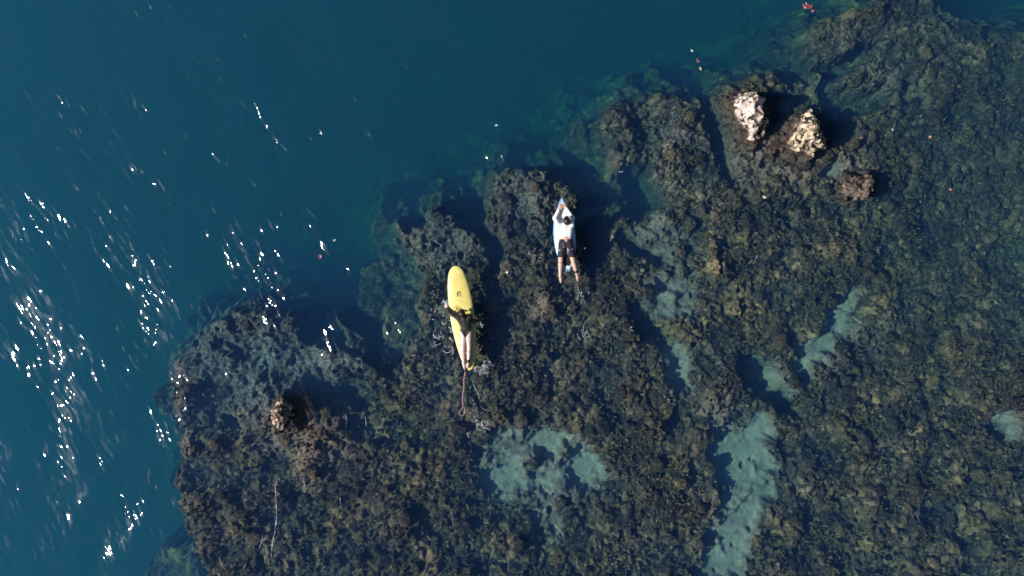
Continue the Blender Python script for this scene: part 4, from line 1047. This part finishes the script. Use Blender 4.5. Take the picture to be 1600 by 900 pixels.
# ------------------------------------------------------------------ drifting petals and leaves
def petal_mesh(L_, wd, cup, seed, twist=0.0):
    n, m = 9, 7; V = []; rg = random.Random(seed)
    for i in range(n):
        t = i / (n - 1); w = wd * 0.5 * math.sin(math.pi * min(1, 0.06 + 0.94 * t)) ** 0.7 * (1 - 0.25 * t)
        for j in range(m):
            u = 2 * j / (m - 1) - 1
            V.append((L_ * (t - 0.5), w * u + twist * L_ * (t - 0.5) ** 2, 0.012 + cup * (u * u * wd * 0.5 + (2 * t - 1) ** 2 * L_ * 0.25) + rg.uniform(-1, 1) * 0.03 * wd))
    me_ = mesh_from('petal', np.array(V), grid_quads(m, n))
    bm = bmesh.new(); bm.from_mesh(me_); bmesh.ops.solidify(bm, geom=bm.faces[:], thickness=0.003); bm.to_mesh(me_); bm.free()
    me_.polygons.foreach_set('use_smooth', np.ones(len(me_.polygons), bool))
    return me_
P_PINK = simple_mat('pink_petal', (0.30, 0.12, 0.17), 0.5, 0.5, 0.3, 25); P_RED = simple_mat('red_petal', (0.22, 0.05, 0.07), 0.5, 0.5, 0.3, 25)
P_CREAM = simple_mat('cream_leaf', (0.48, 0.38, 0.30), 0.5, 0.5, 0.2, 25); P_WHITE = simple_mat('white_petal', (0.45, 0.48, 0.52), 0.5, 0.4, 0.1, 25); P_ORANGE = simple_mat('orange_leaf', (0.36, 0.14, 0.10), 0.5, 0.5, 0.3, 25); P_ROSE = simple_mat('rose_leaf', (0.42, 0.24, 0.24), 0.5, 0.5, 0.25, 25)
def drift(px, py, name, pieces, label, cat):
    """pieces: (dx, dy in photo px, length px, width px, angle deg, material)"""
    p = W(px, py, 0); p.z = sea_height(p.x, p.y) + 0.004
    if len(pieces) == 1:
        dx, dy, l, w, a, m = pieces[0]
        o = link(name, petal_mesh(l * PXM, w * PXM, 0.5, int(px)), m, None, p); o.rotation_euler.z = R(a)
    else:
        o = link(name, None, None, None, p)
        for i, (dx, dy, l, w, a, m) in enumerate(pieces):
            c = link('petal', petal_mesh(l * PXM, w * PXM, 0.6, int(px) + i, 0.2), m, o, (dx * PXM, -dy * PXM, 0.004 * i)); c.rotation_euler.z = R(a)
    return tag(o, label, cat, 'petals and leaves adrift on the water')
drift(500, 401, 'petal', [(0, 0, 8, 6.5, 60, P_PINK)], 'pink petal afloat on open water, left of the reef gap', 'petal')
drift(522.5, 375.5, 'petal', [(0, 0, 5, 3.2, 30, P_WHITE)], 'tiny white petal afloat just above the pink petal', 'petal')
drift(775.5, 197, 'petal', [(0, 0, 5, 3.5, 10, P_WHITE)], 'lone white petal on open water above the reef block with the white surfboard', 'petal')
drift(1080.5, 80, 'petal', [(0, 0, 5, 3.5, -40, P_WHITE)], 'pale white petal, topmost of three drifting in a line left of the limestone pinnacles', 'petal')
drift(1090, 96, 'blossom', [(-1, -1.5, 4.5, 2.6, 110, P_PINK), (0.8, 1, 5, 3, -35, P_RED), (-1, 1.2, 4, 2.4, 80, P_ORANGE)], 'small crumpled red blossom, middle of three drifting left of the limestone pinnacles', 'blossom')
drift(1093.4, 108.5, 'leaf', [(0, 0, 6, 3.6, -62, P_CREAM)], 'cream leaf, lowest of three drifting left of the limestone pinnacles', 'leaf')
drift(1261, 10, 'blossom', [(-4.5, 1, 9, 5, -45, P_PINK), (-1, -1, 8, 6, 15, P_RED), (2, 0, 7, 5, 100, P_RED), (5.5, 0.5, 8, 4, 60, P_RED), (4, 3, 6, 3.5, 10, P_ORANGE), (-2, -4, 4, 3, 80, P_ROSE)], 'ragged red blossom cluster afloat near the top edge', 'blossom')
drift(1269.5, 17.3, 'petal', [(0, 0, 5.5, 5, 40, P_PINK)], 'small round mauve petal beside the ragged red blossom cluster', 'petal')
drift(1193, 308.5, 'leaf', [(0, 0, 6.5, 5.5, -30, P_CREAM)], 'pale cream leaf floating over the reef below the two pinnacles', 'leaf')
drift(1451.5, 214.5, 'leaf', [(0, 0, 5.5, 4.8, 20, P_ROSE)], 'rose coloured leaf floating over the murky reef, upper right', 'leaf')
drift(1483, 296.5, 'leaf', [(0, 0, 5.5, 4.8, -20, P_ORANGE)], 'orange red leaf floating far right of the low dark rock', 'leaf')
drift(1394, 203, 'petal', [(0, 0, 5, 2.2, -70, P_WHITE)], 'thin white petal right of the cream pitted pinnacle', 'petal')
